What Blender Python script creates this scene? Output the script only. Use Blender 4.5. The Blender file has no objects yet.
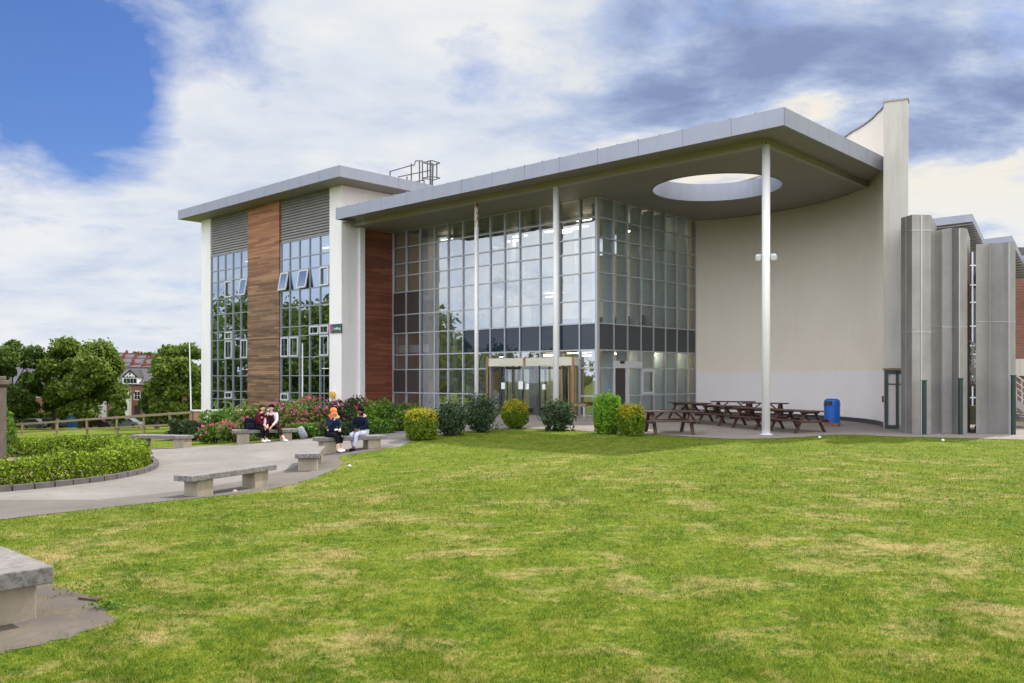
import bpy, bmesh, math, random
import numpy as np
from mathutils import Vector, Matrix, Quaternion
R = math.radians
rnd = random.Random(11)
nrs = np.random.RandomState(5)
scene = bpy.context.scene
COL = scene.collection
FOC, HZ, CAMZ = 865.0, 377.0, 1.85

# ------------------------------------------------------------------ helpers
class MB:
    """collects simple solids and links them as ONE mesh object"""
    def __init__(s): s.v = []; s.f = []
    def add(s, vs, fs):
        n = len(s.v); s.v += [tuple(v) for v in vs]; s.f += [tuple(i + n for i in f) for f in fs]; return s
    def box(s, x0, x1, y0, y1, z0, z1):
        if x0 > x1: x0, x1 = x1, x0
        if y0 > y1: y0, y1 = y1, y0
        if z0 > z1: z0, z1 = z1, z0
        return s.add([(x0,y0,z0),(x1,y0,z0),(x1,y1,z0),(x0,y1,z0),(x0,y0,z1),(x1,y0,z1),(x1,y1,z1),(x0,y1,z1)],
              [(0,3,2,1),(4,5,6,7),(0,1,5,4),(1,2,6,5),(2,3,7,6),(3,0,4,7)])
    def obox(s, c, sx, sy, sz, rot=None, bev=0):
        b = Matrix.Identity(3) if rot is None else rot
        c = Vector(c); vs = []
        for z in (-.5,.5):
            for x, y in ((-.5,-.5),(.5,-.5),(.5,.5),(-.5,.5)):
                vs.append(c + b @ Vector((x*sx, y*sy, z*sz)))
        return s.add(vs, [(0,3,2,1),(4,5,6,7),(0,1,5,4),(1,2,6,5),(2,3,7,6),(3,0,4,7)])
    def bar(s, p0, p1, w, t=None, up=(0,0,1)):
        p0 = Vector(p0); p1 = Vector(p1); d = p1 - p0; L = d.length; d.normalize()
        u = Vector(up)
        if abs(d.dot(u)) > .98: u = Vector((0,1,0))
        sx = d.cross(u).normalized(); sz = sx.cross(d)
        m = Matrix((sx, d, sz)).transposed()
        return s.obox((p0+p1)/2, w, L, t or w, m)
    def tube(s, p0, p1, r0, r1=None, n=10, cap=True):
        p0 = Vector(p0); p1 = Vector(p1); r1 = r0 if r1 is None else r1
        d = (p1-p0).normalized(); u = Vector((0,0,1)) if abs(d.z) < .95 else Vector((1,0,0))
        a = d.cross(u).normalized(); b = d.cross(a)
        vs = []
        for p, r in ((p0,r0),(p1,r1)):
            for k in range(n):
                t = 2*math.pi*k/n; vs.append(p + a*(r*math.cos(t)) + b*(r*math.sin(t)))
        fs = [(k, k+n, (k+1)%n+n, (k+1)%n) for k in range(n)]
        if cap: fs += [tuple(range(n)), tuple(range(2*n-1, n-1, -1))]
        return s.add(vs, fs)
    def lathe(s, prof, n=20, c=(0,0,0), sx=1, sy=1):
        vs = []; m = len(prof)
        for r, z in prof:
            for k in range(n):
                t = 2*math.pi*k/n; vs.append((c[0]+r*sx*math.cos(t), c[1]+r*sy*math.sin(t), c[2]+z))
        fs = [(i*n+k, i*n+(k+1)%n, (i+1)*n+(k+1)%n, (i+1)*n+k) for i in range(m-1) for k in range(n)]
        fs += [tuple(range(n-1,-1,-1)), tuple(range((m-1)*n, m*n))]
        return s.add(vs, fs)
    def prism(s, poly, z0, z1):
        n = len(poly)
        vs = [(x,y,z0) for x,y in poly] + [(x,y,z1) for x,y in poly]
        return s.add(vs, [tuple(range(n-1,-1,-1)), tuple(range(n,2*n))] + [(k,(k+1)%n,(k+1)%n+n,k+n) for k in range(n)])
    def quad(s, a, b, c, d): return s.add([a,b,c,d], [(0,1,2,3)])
    def sphere(s, c, r, sx=1, sy=1, sz=1, n=12, m=8):
        prof = []
        vs = [(c[0],c[1],c[2]-r*sz)]
        for i in range(1,m):
            ph = -math.pi/2 + math.pi*i/m
            for k in range(n):
                t = 2*math.pi*k/n
                vs.append((c[0]+r*sx*math.cos(ph)*math.cos(t), c[1]+r*sy*math.cos(ph)*math.sin(t), c[2]+r*sz*math.sin(ph)))
        vs.append((c[0],c[1],c[2]+r*sz)); fs = []
        for k in range(n): fs.append((0, 1+(k+1)%n, 1+k))
        for i in range(m-2):
            for k in range(n):
                a = 1+i*n+k; b = 1+i*n+(k+1)%n; fs.append((a,b,b+n,a+n))
        L = len(vs)-1
        for k in range(n): fs.append((L, L-n+k, L-n+(k+1)%n))
        return s.add(vs, fs)
    def build(s, name, mat, parent=None, smooth=False, bevel=0, loc=None, rz=0):
        me = bpy.data.meshes.new(name); me.from_pydata(s.v, [], s.f); me.update()
        return link_mesh(name, me, mat, parent, smooth, bevel, loc, rz)

def link_mesh(name, me, mat, parent=None, smooth=False, bevel=0, loc=None, rz=0):
    o = bpy.data.objects.new(name, me); COL.objects.link(o)
    if mat: me.materials.append(mat)
    if smooth: me.polygons.foreach_set('use_smooth', [True]*len(me.polygons))
    if bevel:
        b = o.modifiers.new('bevel', 'BEVEL'); b.width = bevel; b.segments = 2; b.limit_method = 'ANGLE'
    if parent: o.parent = parent
    if loc is not None: o.location = loc
    o.rotation_euler.z = rz
    return o

def tag(o, label=None, cat=None, group=None, kind=None):
    if label: o['label'] = label
    if cat: o['category'] = cat
    if group: o['group'] = group
    if kind: o['kind'] = kind
    return o

def empty(name, loc=(0,0,0), rz=0, label=None, cat=None, group=None):
    o = bpy.data.objects.new(name, None); COL.objects.link(o)
    o.location = loc; o.rotation_euler.z = rz; o.empty_display_size = .2
    return tag(o, label, cat, group)

def copy_tree(o, parent=None):
    c = o.copy(); COL.objects.link(c); c.parent = parent
    for ch in [x for x in bpy.data.objects if x.parent == o]: copy_tree(ch, c)
    return c

# ------------------------------------------------------------------ materials
def newmat(name):
    m = bpy.data.materials.new(name); m.use_nodes = True
    nt = m.node_tree; return m, nt, nt.nodes, nt.links, nt.nodes['Principled BSDF']

def noise(nt, scale, detail=4, rough=.55, vec=None, dist=0):
    n = nt.nodes.new('ShaderNodeTexNoise'); n.inputs['Scale'].default_value = scale
    n.inputs['Detail'].default_value = detail; n.inputs['Roughness'].default_value = rough
    n.inputs['Distortion'].default_value = dist
    if vec is not None: nt.links.new(vec, n.inputs['Vector'])
    return n
def ramp(nt, fac, stops):
    r = nt.nodes.new('ShaderNodeValToRGB'); e = r.color_ramp.elements
    while len(e) < len(stops): e.new(.5)
    for i, (p, c) in enumerate(stops): e[i].position = p; e[i].color = (*c, 1) if len(c) == 3 else c
    nt.links.new(fac, r.inputs['Fac']); return r
def mixc(nt, fac, a, b, mode='MIX'):
    m = nt.nodes.new('ShaderNodeMix'); m.data_type = 'RGBA'; m.blend_type = mode
    for sock, val in ((m.inputs['Factor'], fac), (m.inputs['A'], a), (m.inputs['B'], b)):
        pass
    ins = [m.inputs[0], m.inputs[6], m.inputs[7]]
    for i, val in enumerate((fac, a, b)):
        if isinstance(val, (int, float)): ins[i].default_value = val
        elif isinstance(val, tuple): ins[i].default_value = (*val, 1)
        else: nt.links.new(val, ins[i])
    return m.outputs[2]
def mathn(nt, op, a, b=None, c=None, clamp=False):
    m = nt.nodes.new('ShaderNodeMath'); m.operation = op; m.use_clamp = clamp
    for i, val in enumerate((a, b, c)):
        if val is None: continue
        if isinstance(val, (int, float)): m.inputs[i].default_value = val
        else: nt.links.new(val, m.inputs[i])
    return m.outputs[0]
def geo_pos(nt): return nt.nodes.new('ShaderNodeNewGeometry').outputs['Position']
def obj_co(nt): return nt.nodes.new('ShaderNodeTexCoord').outputs['Object']
def bump(nt, h, strength=.3, dist=.01):
    b = nt.nodes.new('ShaderNodeBump'); b.inputs['Strength'].default_value = strength
    b.inputs['Distance'].default_value = dist; nt.links.new(h, b.inputs['Height']); return b.outputs[0]
def scaled(nt, vec, s, rot=(0,0,0)):
    m = nt.nodes.new('ShaderNodeMapping'); m.inputs['Scale'].default_value = s; m.inputs['Rotation'].default_value = rot
    nt.links.new(vec, m.inputs['Vector']); return m.outputs[0]

def simple(name, col, rough=.6, metal=0, var=.12, scale=3, bumpy=0, spec=.5, grime=0):
    m, nt, N, L, P = newmat(name)
    co = obj_co(nt)
    n = noise(nt, scale, 5, .6, co)
    dark = tuple(c*(1-var) for c in col); lite = tuple(min(1, c*(1+var)) for c in col)
    r = ramp(nt, n.outputs['Fac'], [(.3, dark), (.7, lite)])
    out = r.outputs[0]
    if grime:   # dirt streaks running down the face
        st = noise(nt, 1, 4, .6, scaled(nt, co, (3, 3, .25)))
        rr = ramp(nt, st.outputs['Fac'], [(.5, (1,1,1)), (.8, (1-grime,)*3)])
        out = mixc(nt, 1.0, out, rr.outputs[0], 'MULTIPLY')
    L.new(out, P.inputs['Base Color'])
    P.inputs['Roughness'].default_value = rough; P.inputs['Metallic'].default_value = metal
    P.inputs['Specular IOR Level'].default_value = spec
    if bumpy:
        n2 = noise(nt, scale*12, 4, .6, co); L.new(bump(nt, n2.outputs['Fac'], bumpy, .01), P.inputs['Normal'])
    return m

def leafmat(name, dark, lite, trans=.35, rough=.55, clump=.8):
    m, nt, N, L, P = newmat(name)
    g = nt.nodes.new('ShaderNodeNewGeometry')
    big = noise(nt, clump, 3, .5, g.outputs['Position'])
    f = mathn(nt, 'ADD', mathn(nt, 'MULTIPLY', g.outputs['Random Per Island'], .55), mathn(nt, 'MULTIPLY', big.outputs['Fac'], .45))
    r = ramp(nt, f, [(.2, dark), (.75, lite)])
    out = N['Material Output']; tr = nt.nodes.new('ShaderNodeBsdfTranslucent'); mx = nt.nodes.new('ShaderNodeMixShader')
    L.new(r.outputs[0], P.inputs['Base Color']); L.new(r.outputs[0], tr.inputs['Color'])
    P.inputs['Roughness'].default_value = rough; P.inputs['Specular IOR Level'].default_value = .25
    mx.inputs[0].default_value = trans
    L.new(P.outputs[0], mx.inputs[1]); L.new(tr.outputs[0], mx.inputs[2]); L.new(mx.outputs[0], out.inputs[0])
    return m

def glassmat(name, tint=(.6,.66,.66), base=.12, gain=1.6, rough=.0, refl=(.90,.95,1)):
    m, nt, N, L, P = newmat(name); N.remove(P)
    out = N['Material Output']
    fr = nt.nodes.new('ShaderNodeFresnel'); fr.inputs['IOR'].default_value = 1.5
    f = mathn(nt, 'ADD', mathn(nt, 'MULTIPLY', fr.outputs[0], gain), base, clamp=True)
    t = nt.nodes.new('ShaderNodeBsdfTransparent'); t.inputs[0].default_value = (*tint, 1)
    g = nt.nodes.new('ShaderNodeBsdfGlossy'); g.inputs['Roughness'].default_value = rough; g.inputs[0].default_value = (*refl,1)
    mx = nt.nodes.new('ShaderNodeMixShader'); L.new(f, mx.inputs[0]); L.new(t.outputs[0], mx.inputs[1]); L.new(g.outputs[0], mx.inputs[2])
    L.new(mx.outputs[0], out.inputs[0]); return m

def emis(name, col, s):
    m, nt, N, L, P = newmat(name)
    P.inputs['Base Color'].default_value = (*col,1); P.inputs['Emission Color'].default_value = (*col,1); P.inputs['Emission Strength'].default_value = s
    return m

def grass_color(nt):
    """lawn colour from the world position: mottled green with straw patches"""
    p = geo_pos(nt)
    a = noise(nt, .35, 4, .55, p, .6); b = noise(nt, 1.3, 5, .65, p, .5); c = noise(nt, 7, 4, .7, p, .4); d = noise(nt, 60, 2, .6, p); e = noise(nt, 22, 3, .7, p, .3)
    st = noise(nt, 1.25, 5, .68, scaled(nt, p, (1, 1.25, 1), (0,0,.35)), .7)
    m1 = mathn(nt, 'ADD', mathn(nt, 'MULTIPLY', b.outputs['Fac'], .30), mathn(nt, 'MULTIPLY', c.outputs['Fac'], .42))
    m1 = mathn(nt, 'ADD', m1, mathn(nt, 'MULTIPLY', e.outputs['Fac'], .28))
    g = ramp(nt, m1, [(.38, (.050,.108,.009)), (.47, (.120,.180,.012)), (.55, (.200,.240,.024)), (.66, (.29,.29,.060))]).outputs[0]
    f = mathn(nt, 'ADD', mathn(nt, 'MULTIPLY', st.outputs['Fac'], .44), mathn(nt, 'MULTIPLY', a.outputs['Fac'], .26))
    f = mathn(nt, 'ADD', f, mathn(nt, 'MULTIPLY', c.outputs['Fac'], .18)); f = mathn(nt, 'ADD', f, mathn(nt, 'MULTIPLY', e.outputs['Fac'], .12))
    dry = ramp(nt, f, [(.50,(0,0,0)),(.555,(.42,.42,.42)),(.61,(.92,.92,.92))]).outputs[0]
    sep = nt.nodes.new('ShaderNodeSeparateXYZ'); nt.links.new(p, sep.inputs[0])
    far = nt.nodes.new('ShaderNodeMapRange'); far.inputs['From Min'].default_value = 19; far.inputs['From Max'].default_value = 27
    far.inputs['To Min'].default_value = 1; far.inputs['To Max'].default_value = .15; nt.links.new(sep.outputs['Y'], far.inputs['Value'])
    dry = mathn(nt, 'MULTIPLY', dry, far.outputs[0])
    g = mixc(nt, dry, g, mixc(nt, c.outputs['Fac'], (.40,.30,.11), (.50,.40,.20)))
    return g, d, c

M = {}
def build_materials():
    m, nt, N, L, P = newmat('lawn_grass'); g, d, c = grass_color(nt)
    L.new(mixc(nt, d.outputs['Fac'], mixc(nt, .5, g, (0.01,.02,.004)), g), P.inputs['Base Color'])
    P.inputs['Roughness'].default_value = .9; P.inputs['Specular IOR Level'].default_value = .1
    L.new(bump(nt, d.outputs['Fac'], .8, .03), P.inputs['Normal']); M['lawn'] = m
    m, nt, N, L, P = newmat('grass_blade'); g, d, c = grass_color(nt)
    gi = nt.nodes.new('ShaderNodeNewGeometry')
    v = ramp(nt, gi.outputs['Random Per Island'], [(0,(.50,.58,.45)),(.5,(1,1,1)),(1,(1.5,1.42,1.5))]).outputs[0]
    g2 = mixc(nt, 1.0, g, v, 'MULTIPLY')
    tr = nt.nodes.new('ShaderNodeBsdfTranslucent'); mx = nt.nodes.new('ShaderNodeMixShader'); mx.inputs[0].default_value = .35
    L.new(g2, P.inputs['Base Color']); L.new(g2, tr.inputs[0]); P.inputs['Roughness'].default_value = .6; P.inputs['Specular IOR Level'].default_value = .2
    L.new(P.outputs[0], mx.inputs[1]); L.new(tr.outputs[0], mx.inputs[2]); L.new(mx.outputs[0], N['Material Output'].inputs[0]); M['blade'] = m
    # path concrete
    def paving(name, c0, c1, stain, sc=1.0, joints=None):
        m, nt, N, L, P = newmat(name); p = geo_pos(nt)
        a = noise(nt, .5*sc, 5, .6, p, .4); b = noise(nt, 40, 3, .7, p); s = noise(nt, 1.6, 6, .7, p, 1)
        col = ramp(nt, a.outputs['Fac'], [(.3,c0),(.7,c1)]).outputs[0]
        col = mixc(nt, ramp(nt, s.outputs['Fac'], [(.52,(0,0,0)),(.7,(.6,.6,.6))]).outputs[0], col, stain)
        col = mixc(nt, mathn(nt, 'MULTIPLY', b.outputs['Fac'], .5), col, tuple(x*.55 for x in c0))
        if joints:
            br = nt.nodes.new('ShaderNodeTexBrick'); L.new(scaled(nt, p, (1,1,1), (0,0,R(43))), br.inputs['Vector'])
            br.inputs['Scale'].default_value = 1; br.inputs['Brick Width'].default_value = joints[0]; br.inputs['Row Height'].default_value = joints[1]
            br.inputs['Mortar Size'].default_value = .012; br.inputs['Color1'].default_value = (1,1,1,1); br.inputs['Color2'].default_value = (.93,.93,.93,1)
            br.inputs['Mortar'].default_value = (.72,.70,.66,1); col = mixc(nt, 1.0, col, br.outputs[0], 'MULTIPLY')
        L.new(col, P.inputs['Base Color']); P.inputs['Roughness'].default_value = .9; P.inputs['Specular IOR Level'].default_value = .2
        L.new(bump(nt, b.outputs['Fac'], .35, .01), P.inputs['Normal']); return m
    M['path'] = paving('path_concrete', (.19,.174,.166), (.285,.265,.25), (.15,.13,.115))
    M['path_edge'] = paving('path_edge_tarmac', (.13,.118,.108), (.19,.172,.158), (.20,.16,.10))
    M['plaza'] = paving('plaza_slabs', (.26,.225,.205), (.33,.29,.265), (.22,.19,.165), 1, (.6,.6))
    M['pad'] = paving('pad_setts', (.105,.090,.080), (.165,.143,.128), (.24,.18,.09), 2, None)
    M['soil'] = simple('bed_soil', (.14,.10,.06), .95, var=.4, scale=2, bumpy=.6)
    M['kerb'] = simple('kerb_block', (.10,.09,.09), .85, var=.3, scale=4, bumpy=.3)
    # render walls
    M['white'] = simple('white_render', (.78,.745,.75), .8, var=.03, scale=.6, grime=.10)
    m, nt, N, L, P = newmat('two_tone_render'); co = obj_co(nt)
    sp = nt.nodes.new('ShaderNodeSeparateXYZ'); L.new(co, sp.inputs[0])
    n1 = noise(nt, .5, 5, .6, co); n2 = noise(nt, 1, 5, .6, scaled(nt, co, (2.5,2.5,.2)))
    up = ramp(nt, n1.outputs['Fac'], [(.3,(.79,.705,.61)),(.7,(.84,.755,.66))]).outputs[0]
    lo = ramp(nt, n1.outputs['Fac'], [(.3,(.80,.75,.755)),(.7,(.84,.79,.79))]).outputs[0]
    st = ramp(nt, sp.outputs['Z'], [(0,(0,0,0)),(1,(1,1,1))])
    f = mathn(nt, 'GREATER_THAN', mathn(nt, 'ADD', sp.outputs['Z'], mathn(nt, 'MULTIPLY', n1.outputs['Fac'], .03)), 2.15)
    c_ = mixc(nt, f, lo, up)
    c_ = mixc(nt, 1.0, c_, ramp(nt, n2.outputs['Fac'], [(.5,(1,1,1)),(.9,(.95,.945,.935))]).outputs[0], 'MULTIPLY')
    L.new(c_, P.inputs['Base Color']); P.inputs['Roughness'].default_value = .85; P.inputs['Specular IOR Level'].default_value = .2
    L.new(bump(nt, noise(nt, 30, 4, .6, co).outputs['Fac'], .15, .01), P.inputs['Normal']); M['curve'] = m
    M['endwall'] = simple('pale_wall_end', (.50,.465,.445), .8, var=.06, scale=.7, grime=.25)
    # cladding
    M['fascia'] = simple('grey_fascia', (.27,.28,.345), .38, metal=.35, var=.05, scale=1.2, grime=.08)
    m, nt, N, L, P = newmat('ribbed_soffit'); co = obj_co(nt)
    w = nt.nodes.new('ShaderNodeTexWave'); w.bands_direction = 'Y'; w.inputs['Scale'].default_value = 1.6; w.inputs['Distortion'].default_value = 0; L.new(co, w.inputs['Vector'])
    n1 = noise(nt, .4, 4, .6, co)
    c_ = mixc(nt, ramp(nt, w.outputs['Fac'], [(.0,(1,1,1)),(.06,(0,0,0))]).outputs[0], ramp(nt, n1.outputs['Fac'], [(.3,(.215,.195,.175)),(.7,(.25,.225,.205))]).outputs[0], (.14,.125,.11))
    L.new(c_, P.inputs['Base Color']); P.inputs['Roughness'].default_value = .55; M['soffit'] = m
    M['beam'] = simple('beam_paint', (.30,.27,.245), .5, var=.06, scale=1)
    m, nt, N, L, P = newmat('grey_louvre'); co = obj_co(nt)
    w = nt.nodes.new('ShaderNodeTexWave'); w.bands_direction = 'Z'; w.inputs['Scale'].default_value = 1.0; L.new(co, w.inputs['Vector'])
    L.new(ramp(nt, noise(nt, 1.5, 4, .6, co).outputs['Fac'], [(.3,(.25,.235,.24)),(.7,(.30,.28,.285))]).outputs[0], P.inputs['Base Color'])
    P.inputs['Roughness'].default_value = .5; P.inputs['Metallic'].default_value = .2; M['louvre'] = m
    def wood(name, tones, grey):
        m, nt, N, L, P = newmat(name); co = obj_co(nt)
        sp = nt.nodes.new('ShaderNodeSeparateXYZ'); L.new(co, sp.inputs[0])
        bd = mathn(nt, 'FLOOR', mathn(nt, 'MULTIPLY', sp.outputs['Z'], 9.0))
        cmb = nt.nodes.new('ShaderNodeCombineXYZ'); L.new(bd, cmb.inputs['Z'])
        L.new(mathn(nt, 'FLOOR', mathn(nt,'MULTIPLY',mathn(nt,'ADD',mathn(nt,'ADD',sp.outputs['X'],sp.outputs['Y']),mathn(nt,'MULTIPLY',bd,1.37)),.45)), cmb.inputs['X'])
        wn = nt.nodes.new('ShaderNodeTexWhiteNoise'); L.new(cmb.outputs[0], wn.inputs['Vector'])
        gr = noise(nt, 6, 6, .7, scaled(nt, co, (.6,.6,9)), .5)
        wav = noise(nt, 1.1, 5, .7, scaled(nt, co, (.25,.25,2.2)), .8)
        f = mathn(nt, 'ADD', mathn(nt,'MULTIPLY',wn.outputs['Value'],.28), mathn(nt,'MULTIPLY',gr.outputs['Fac'],.32)); f = mathn(nt,'ADD',f,mathn(nt,'MULTIPLY',wav.outputs['Fac'],.42))
        c = ramp(nt, f, [(.15,tones[0]),(.5,tones[1]),(.8,tones[2])]).outputs[0]
        if grey:     # weathered silver-brown boards lower down, fresher orange under the eaves
            mr = nt.nodes.new('ShaderNodeMapRange'); mr.inputs['From Min'].default_value = 7.6; mr.inputs['From Max'].default_value = 12.4
            L.new(mathn(nt,'ADD',sp.outputs['Z'],mathn(nt,'MULTIPLY',noise(nt,.7,4,.6,scaled(nt,co,(1,1,2))).outputs['Fac'],2.5)), mr.inputs['Value'])
            c2 = ramp(nt, f, [(.25,(.050,.028,.018)),(.48,(.165,.088,.05)),(.72,(.36,.22,.13))]).outputs[0]
            c = mixc(nt, mr.outputs[0], c2, c)
        gap = mathn(nt, 'LESS_THAN', mathn(nt, 'FRACT', mathn(nt,'MULTIPLY',sp.outputs['Z'],9.0)), .1)
        c = mixc(nt, gap, c, (.015,.008,.005))
        L.new(c, P.inputs['Base Color']); P.inputs['Roughness'].default_value = .6
        L.new(bump(nt, gr.outputs['Fac'], .3, .01), P.inputs['Normal']); return m
    M['wood_old'] = wood('weathered_timber', [(.14,.045,.018),(.30,.105,.042),(.50,.25,.12)], True)
    M['wood_red'] = wood('red_timber', [(.060,.015,.008),(.17,.048,.022),(.30,.105,.05)], False)
    M['mullion'] = simple('grey_mullion', (.43,.44,.48), .4, metal=.4, var=.05)
    M['mullion_dark'] = simple('office_mullion', (.30,.31,.34), .4, metal=.4, var=.05)
    M['frame'] = simple('pale_window_frame', (.55,.56,.60), .4, metal=.2, var=.04)
    M['fin'] = simple('teal_fin', (.50,.62,.64), .5, var=.08)
    M['glass'] = glassmat('curtain_glass', (.74,.78,.82), .24, 2.2)
    M['glass_side'] = glassmat('side_glass', (.92,.96,.96), .04, 1.0)
    M['glass_dark'] = glassmat('office_glass', (.22,.25,.25), .44, 1.4, refl=(.70,.82,1))
    M['spandrel_glass'] = simple('spandrel_glass', (.012,.022,.04), .01, spec=.42, var=.05)
    M['spandrel_grey'] = simple('spandrel_grey', (.055,.06,.068), .35, var=.06, spec=.3)
    M['spandrel_brown'] = simple('spandrel_brown', (.045,.036,.034), .4, var=.1, spec=.3)
    M['cream'] = simple('cream_wall', (.78,.71,.50), .8, var=.05)
    M['inwall'] = simple('interior_wall', (.78,.77,.74), .8, var=.05)
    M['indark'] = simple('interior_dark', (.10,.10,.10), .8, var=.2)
    M['inwhite'] = simple('interior_white', (.72,.76,.75), .6, var=.04)
    M['maroon'] = simple('maroon_screen', (.17,.06,.075), .7, var=.1)
    M['bronze'] = simple('bronze_post', (.34,.20,.10), .35, metal=.6, var=.1)
    M['header'] = simple('door_header', (.62,.58,.48), .4, var=.05)
    M['black'] = simple('black_paint', (.015,.015,.017), .4, var=.1)
    M['column'] = simple('column_paint', (.76,.74,.76), .45, var=.03, scale=1, grime=.05)
    m, nt, N, L, P = newmat('rusty_paint'); co = obj_co(nt)
    n1 = noise(nt, 4, 5, .7, scaled(nt, co, (1.5,1.5,.6)), 1)
    L.new(ramp(nt, n1.outputs['Fac'], [(.46,(.66,.62,.55)),(.52,(.18,.03,.02)),(.7,(.10,.02,.015))]).outputs[0], P.inputs['Base Color']); M['rust'] = m
    M['steel'] = simple('brushed_steel_cladding', (.27,.247,.243), .45, metal=.4, var=.17, scale=.9, grime=.22)
    M['seam'] = simple('bright_seam', (.38,.37,.38), .35, metal=.5, var=.05)
    M['green'] = simple('dark_green_paint', (.003,.022,.022), .4, var=.1)
    M['roofrail'] = simple('rail_galv', (.10,.095,.11), .5, metal=.3, var=.1)
    # street
    m, nt, N, L, P = newmat('bench_concrete'); co = obj_co(nt)
    a = noise(nt, 2.2, 6, .7, co, .5); b = noise(nt, 70, 3, .7, co); v = noise(nt, 14, 4, .7, co)
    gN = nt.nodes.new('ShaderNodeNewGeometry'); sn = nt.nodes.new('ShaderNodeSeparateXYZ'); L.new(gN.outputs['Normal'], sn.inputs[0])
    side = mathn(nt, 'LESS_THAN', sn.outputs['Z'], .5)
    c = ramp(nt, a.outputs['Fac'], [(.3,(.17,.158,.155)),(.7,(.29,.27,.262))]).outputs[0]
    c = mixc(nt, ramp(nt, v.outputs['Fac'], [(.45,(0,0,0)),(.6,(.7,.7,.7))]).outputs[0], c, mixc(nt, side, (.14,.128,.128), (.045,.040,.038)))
    c = mixc(nt, mathn(nt,'MULTIPLY',b.outputs['Fac'],.45), c, (.10,.09,.085))
    L.new(c, P.inputs['Base Color']); P.inputs['Roughness'].default_value = .9
    L.new(bump(nt, b.outputs['Fac'], .5, .008), P.inputs['Normal']); M['bench'] = m
    M['benchleg'] = simple('bench_leg_stone', (.30,.255,.195), .9, var=.18, scale=4, bumpy=.4, grime=.2)
    M['tablewood'] = simple('stained_picnic_wood', (.062,.027,.020), .6, var=.3, scale=8)
    M['bin'] = simple('blue_plastic', (.005,.10,.42), .4, var=.06)
    M['brick'] = None
    def brick(name, c1, c2, mortar, sc=1):
        m, nt, N, L, P = newmat(name); co = obj_co(nt)
        sp = nt.nodes.new('ShaderNodeSeparateXYZ'); L.new(co, sp.inputs[0]); cm = nt.nodes.new('ShaderNodeCombineXYZ')
        L.new(mathn(nt,'ADD',sp.outputs['X'],sp.outputs['Y']), cm.inputs['X']); L.new(sp.outputs['Z'], cm.inputs['Y'])
        br = nt.nodes.new('ShaderNodeTexBrick'); L.new(cm.outputs[0], br.inputs['Vector']); br.inputs['Scale'].default_value = sc
        br.inputs['Brick Width'].default_value = .225; br.inputs['Row Height'].default_value = .075; br.inputs['Mortar Size'].default_value = .008
        br.inputs['Color1'].default_value = (*c1,1); br.inputs['Color2'].default_value = (*c2,1); br.inputs['Mortar'].default_value = (*mortar,1)
        L.new(br.outputs[0], P.inputs['Base Color']); P.inputs['Roughness'].default_value = .85; return m
    M['brick'] = brick('red_brick', (.23,.075,.045), (.16,.05,.032), (.22,.18,.15))
    M['slate'] = simple('roof_slate', (.085,.078,.095), .7, var=.15, scale=2)
    M['ridge'] = simple('red_ridge_tile', (.19,.048,.034), .8, var=.2, scale=2)
    M['hwhite'] = simple('house_white_paint', (.72,.72,.72), .6, var=.04)
    M['hglass'] = simple('house_window_glass', (.03,.035,.04), .1, var=.2, spec=1)
    M['fencewood'] = simple('weathered_fence_wood', (.24,.185,.11), .85, var=.2, scale=4)
    M['stone'] = simple('old_sandstone', (.10,.08,.065), .9, var=.3, scale=3, bumpy=.5, grime=.4)
    M['bark'] = simple('tree_bark', (.09,.07,.05), .9, var=.3, scale=3, bumpy=.5)
    M['tree'] = leafmat('tree_leaf', (.042,.085,.013), (.21,.28,.040), .48, clump=.25)
    M['tree2'] = leafmat('tree_leaf_deep', (0.025,0.055,0.012), (0.120,0.185,0.030), .42, clump=.25)
    M['hedge'] = leafmat('hedge_leaf', (.018,.048,.005), (.29,.40,.020), .22, clump=6)
    M['dark_leaf'] = leafmat('dark_shrub_leaf', (0.017,0.036,0.017), (0.077,0.119,0.049), .2, clump=3)
    M['mid_leaf'] = leafmat('mid_shrub_leaf', (0.033,0.083,0.015), (0.150,0.270,0.030), .35, clump=2)
    M['gold_leaf'] = leafmat('golden_leaf', (0.188,0.188,0.010), (0.450,0.400,0.019), .35, clump=3)
    M['box_leaf'] = leafmat('box_leaf', (0.068,0.128,0.009), (0.210,0.285,0.018), .3, clump=3)
    M['bright_leaf'] = leafmat('bright_leaf', (0.075,0.180,0.012), (0.225,0.405,0.030), .35, clump=3)
    M['pink'] = leafmat('pink_petal', (.50,.05,.16), (.72,.16,.34), .3, clump=3)
    M['orange'] = leafmat('orange_petal', (.55,.16,.10), (.62,.26,.16), .3, clump=3)
build_materials()
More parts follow.
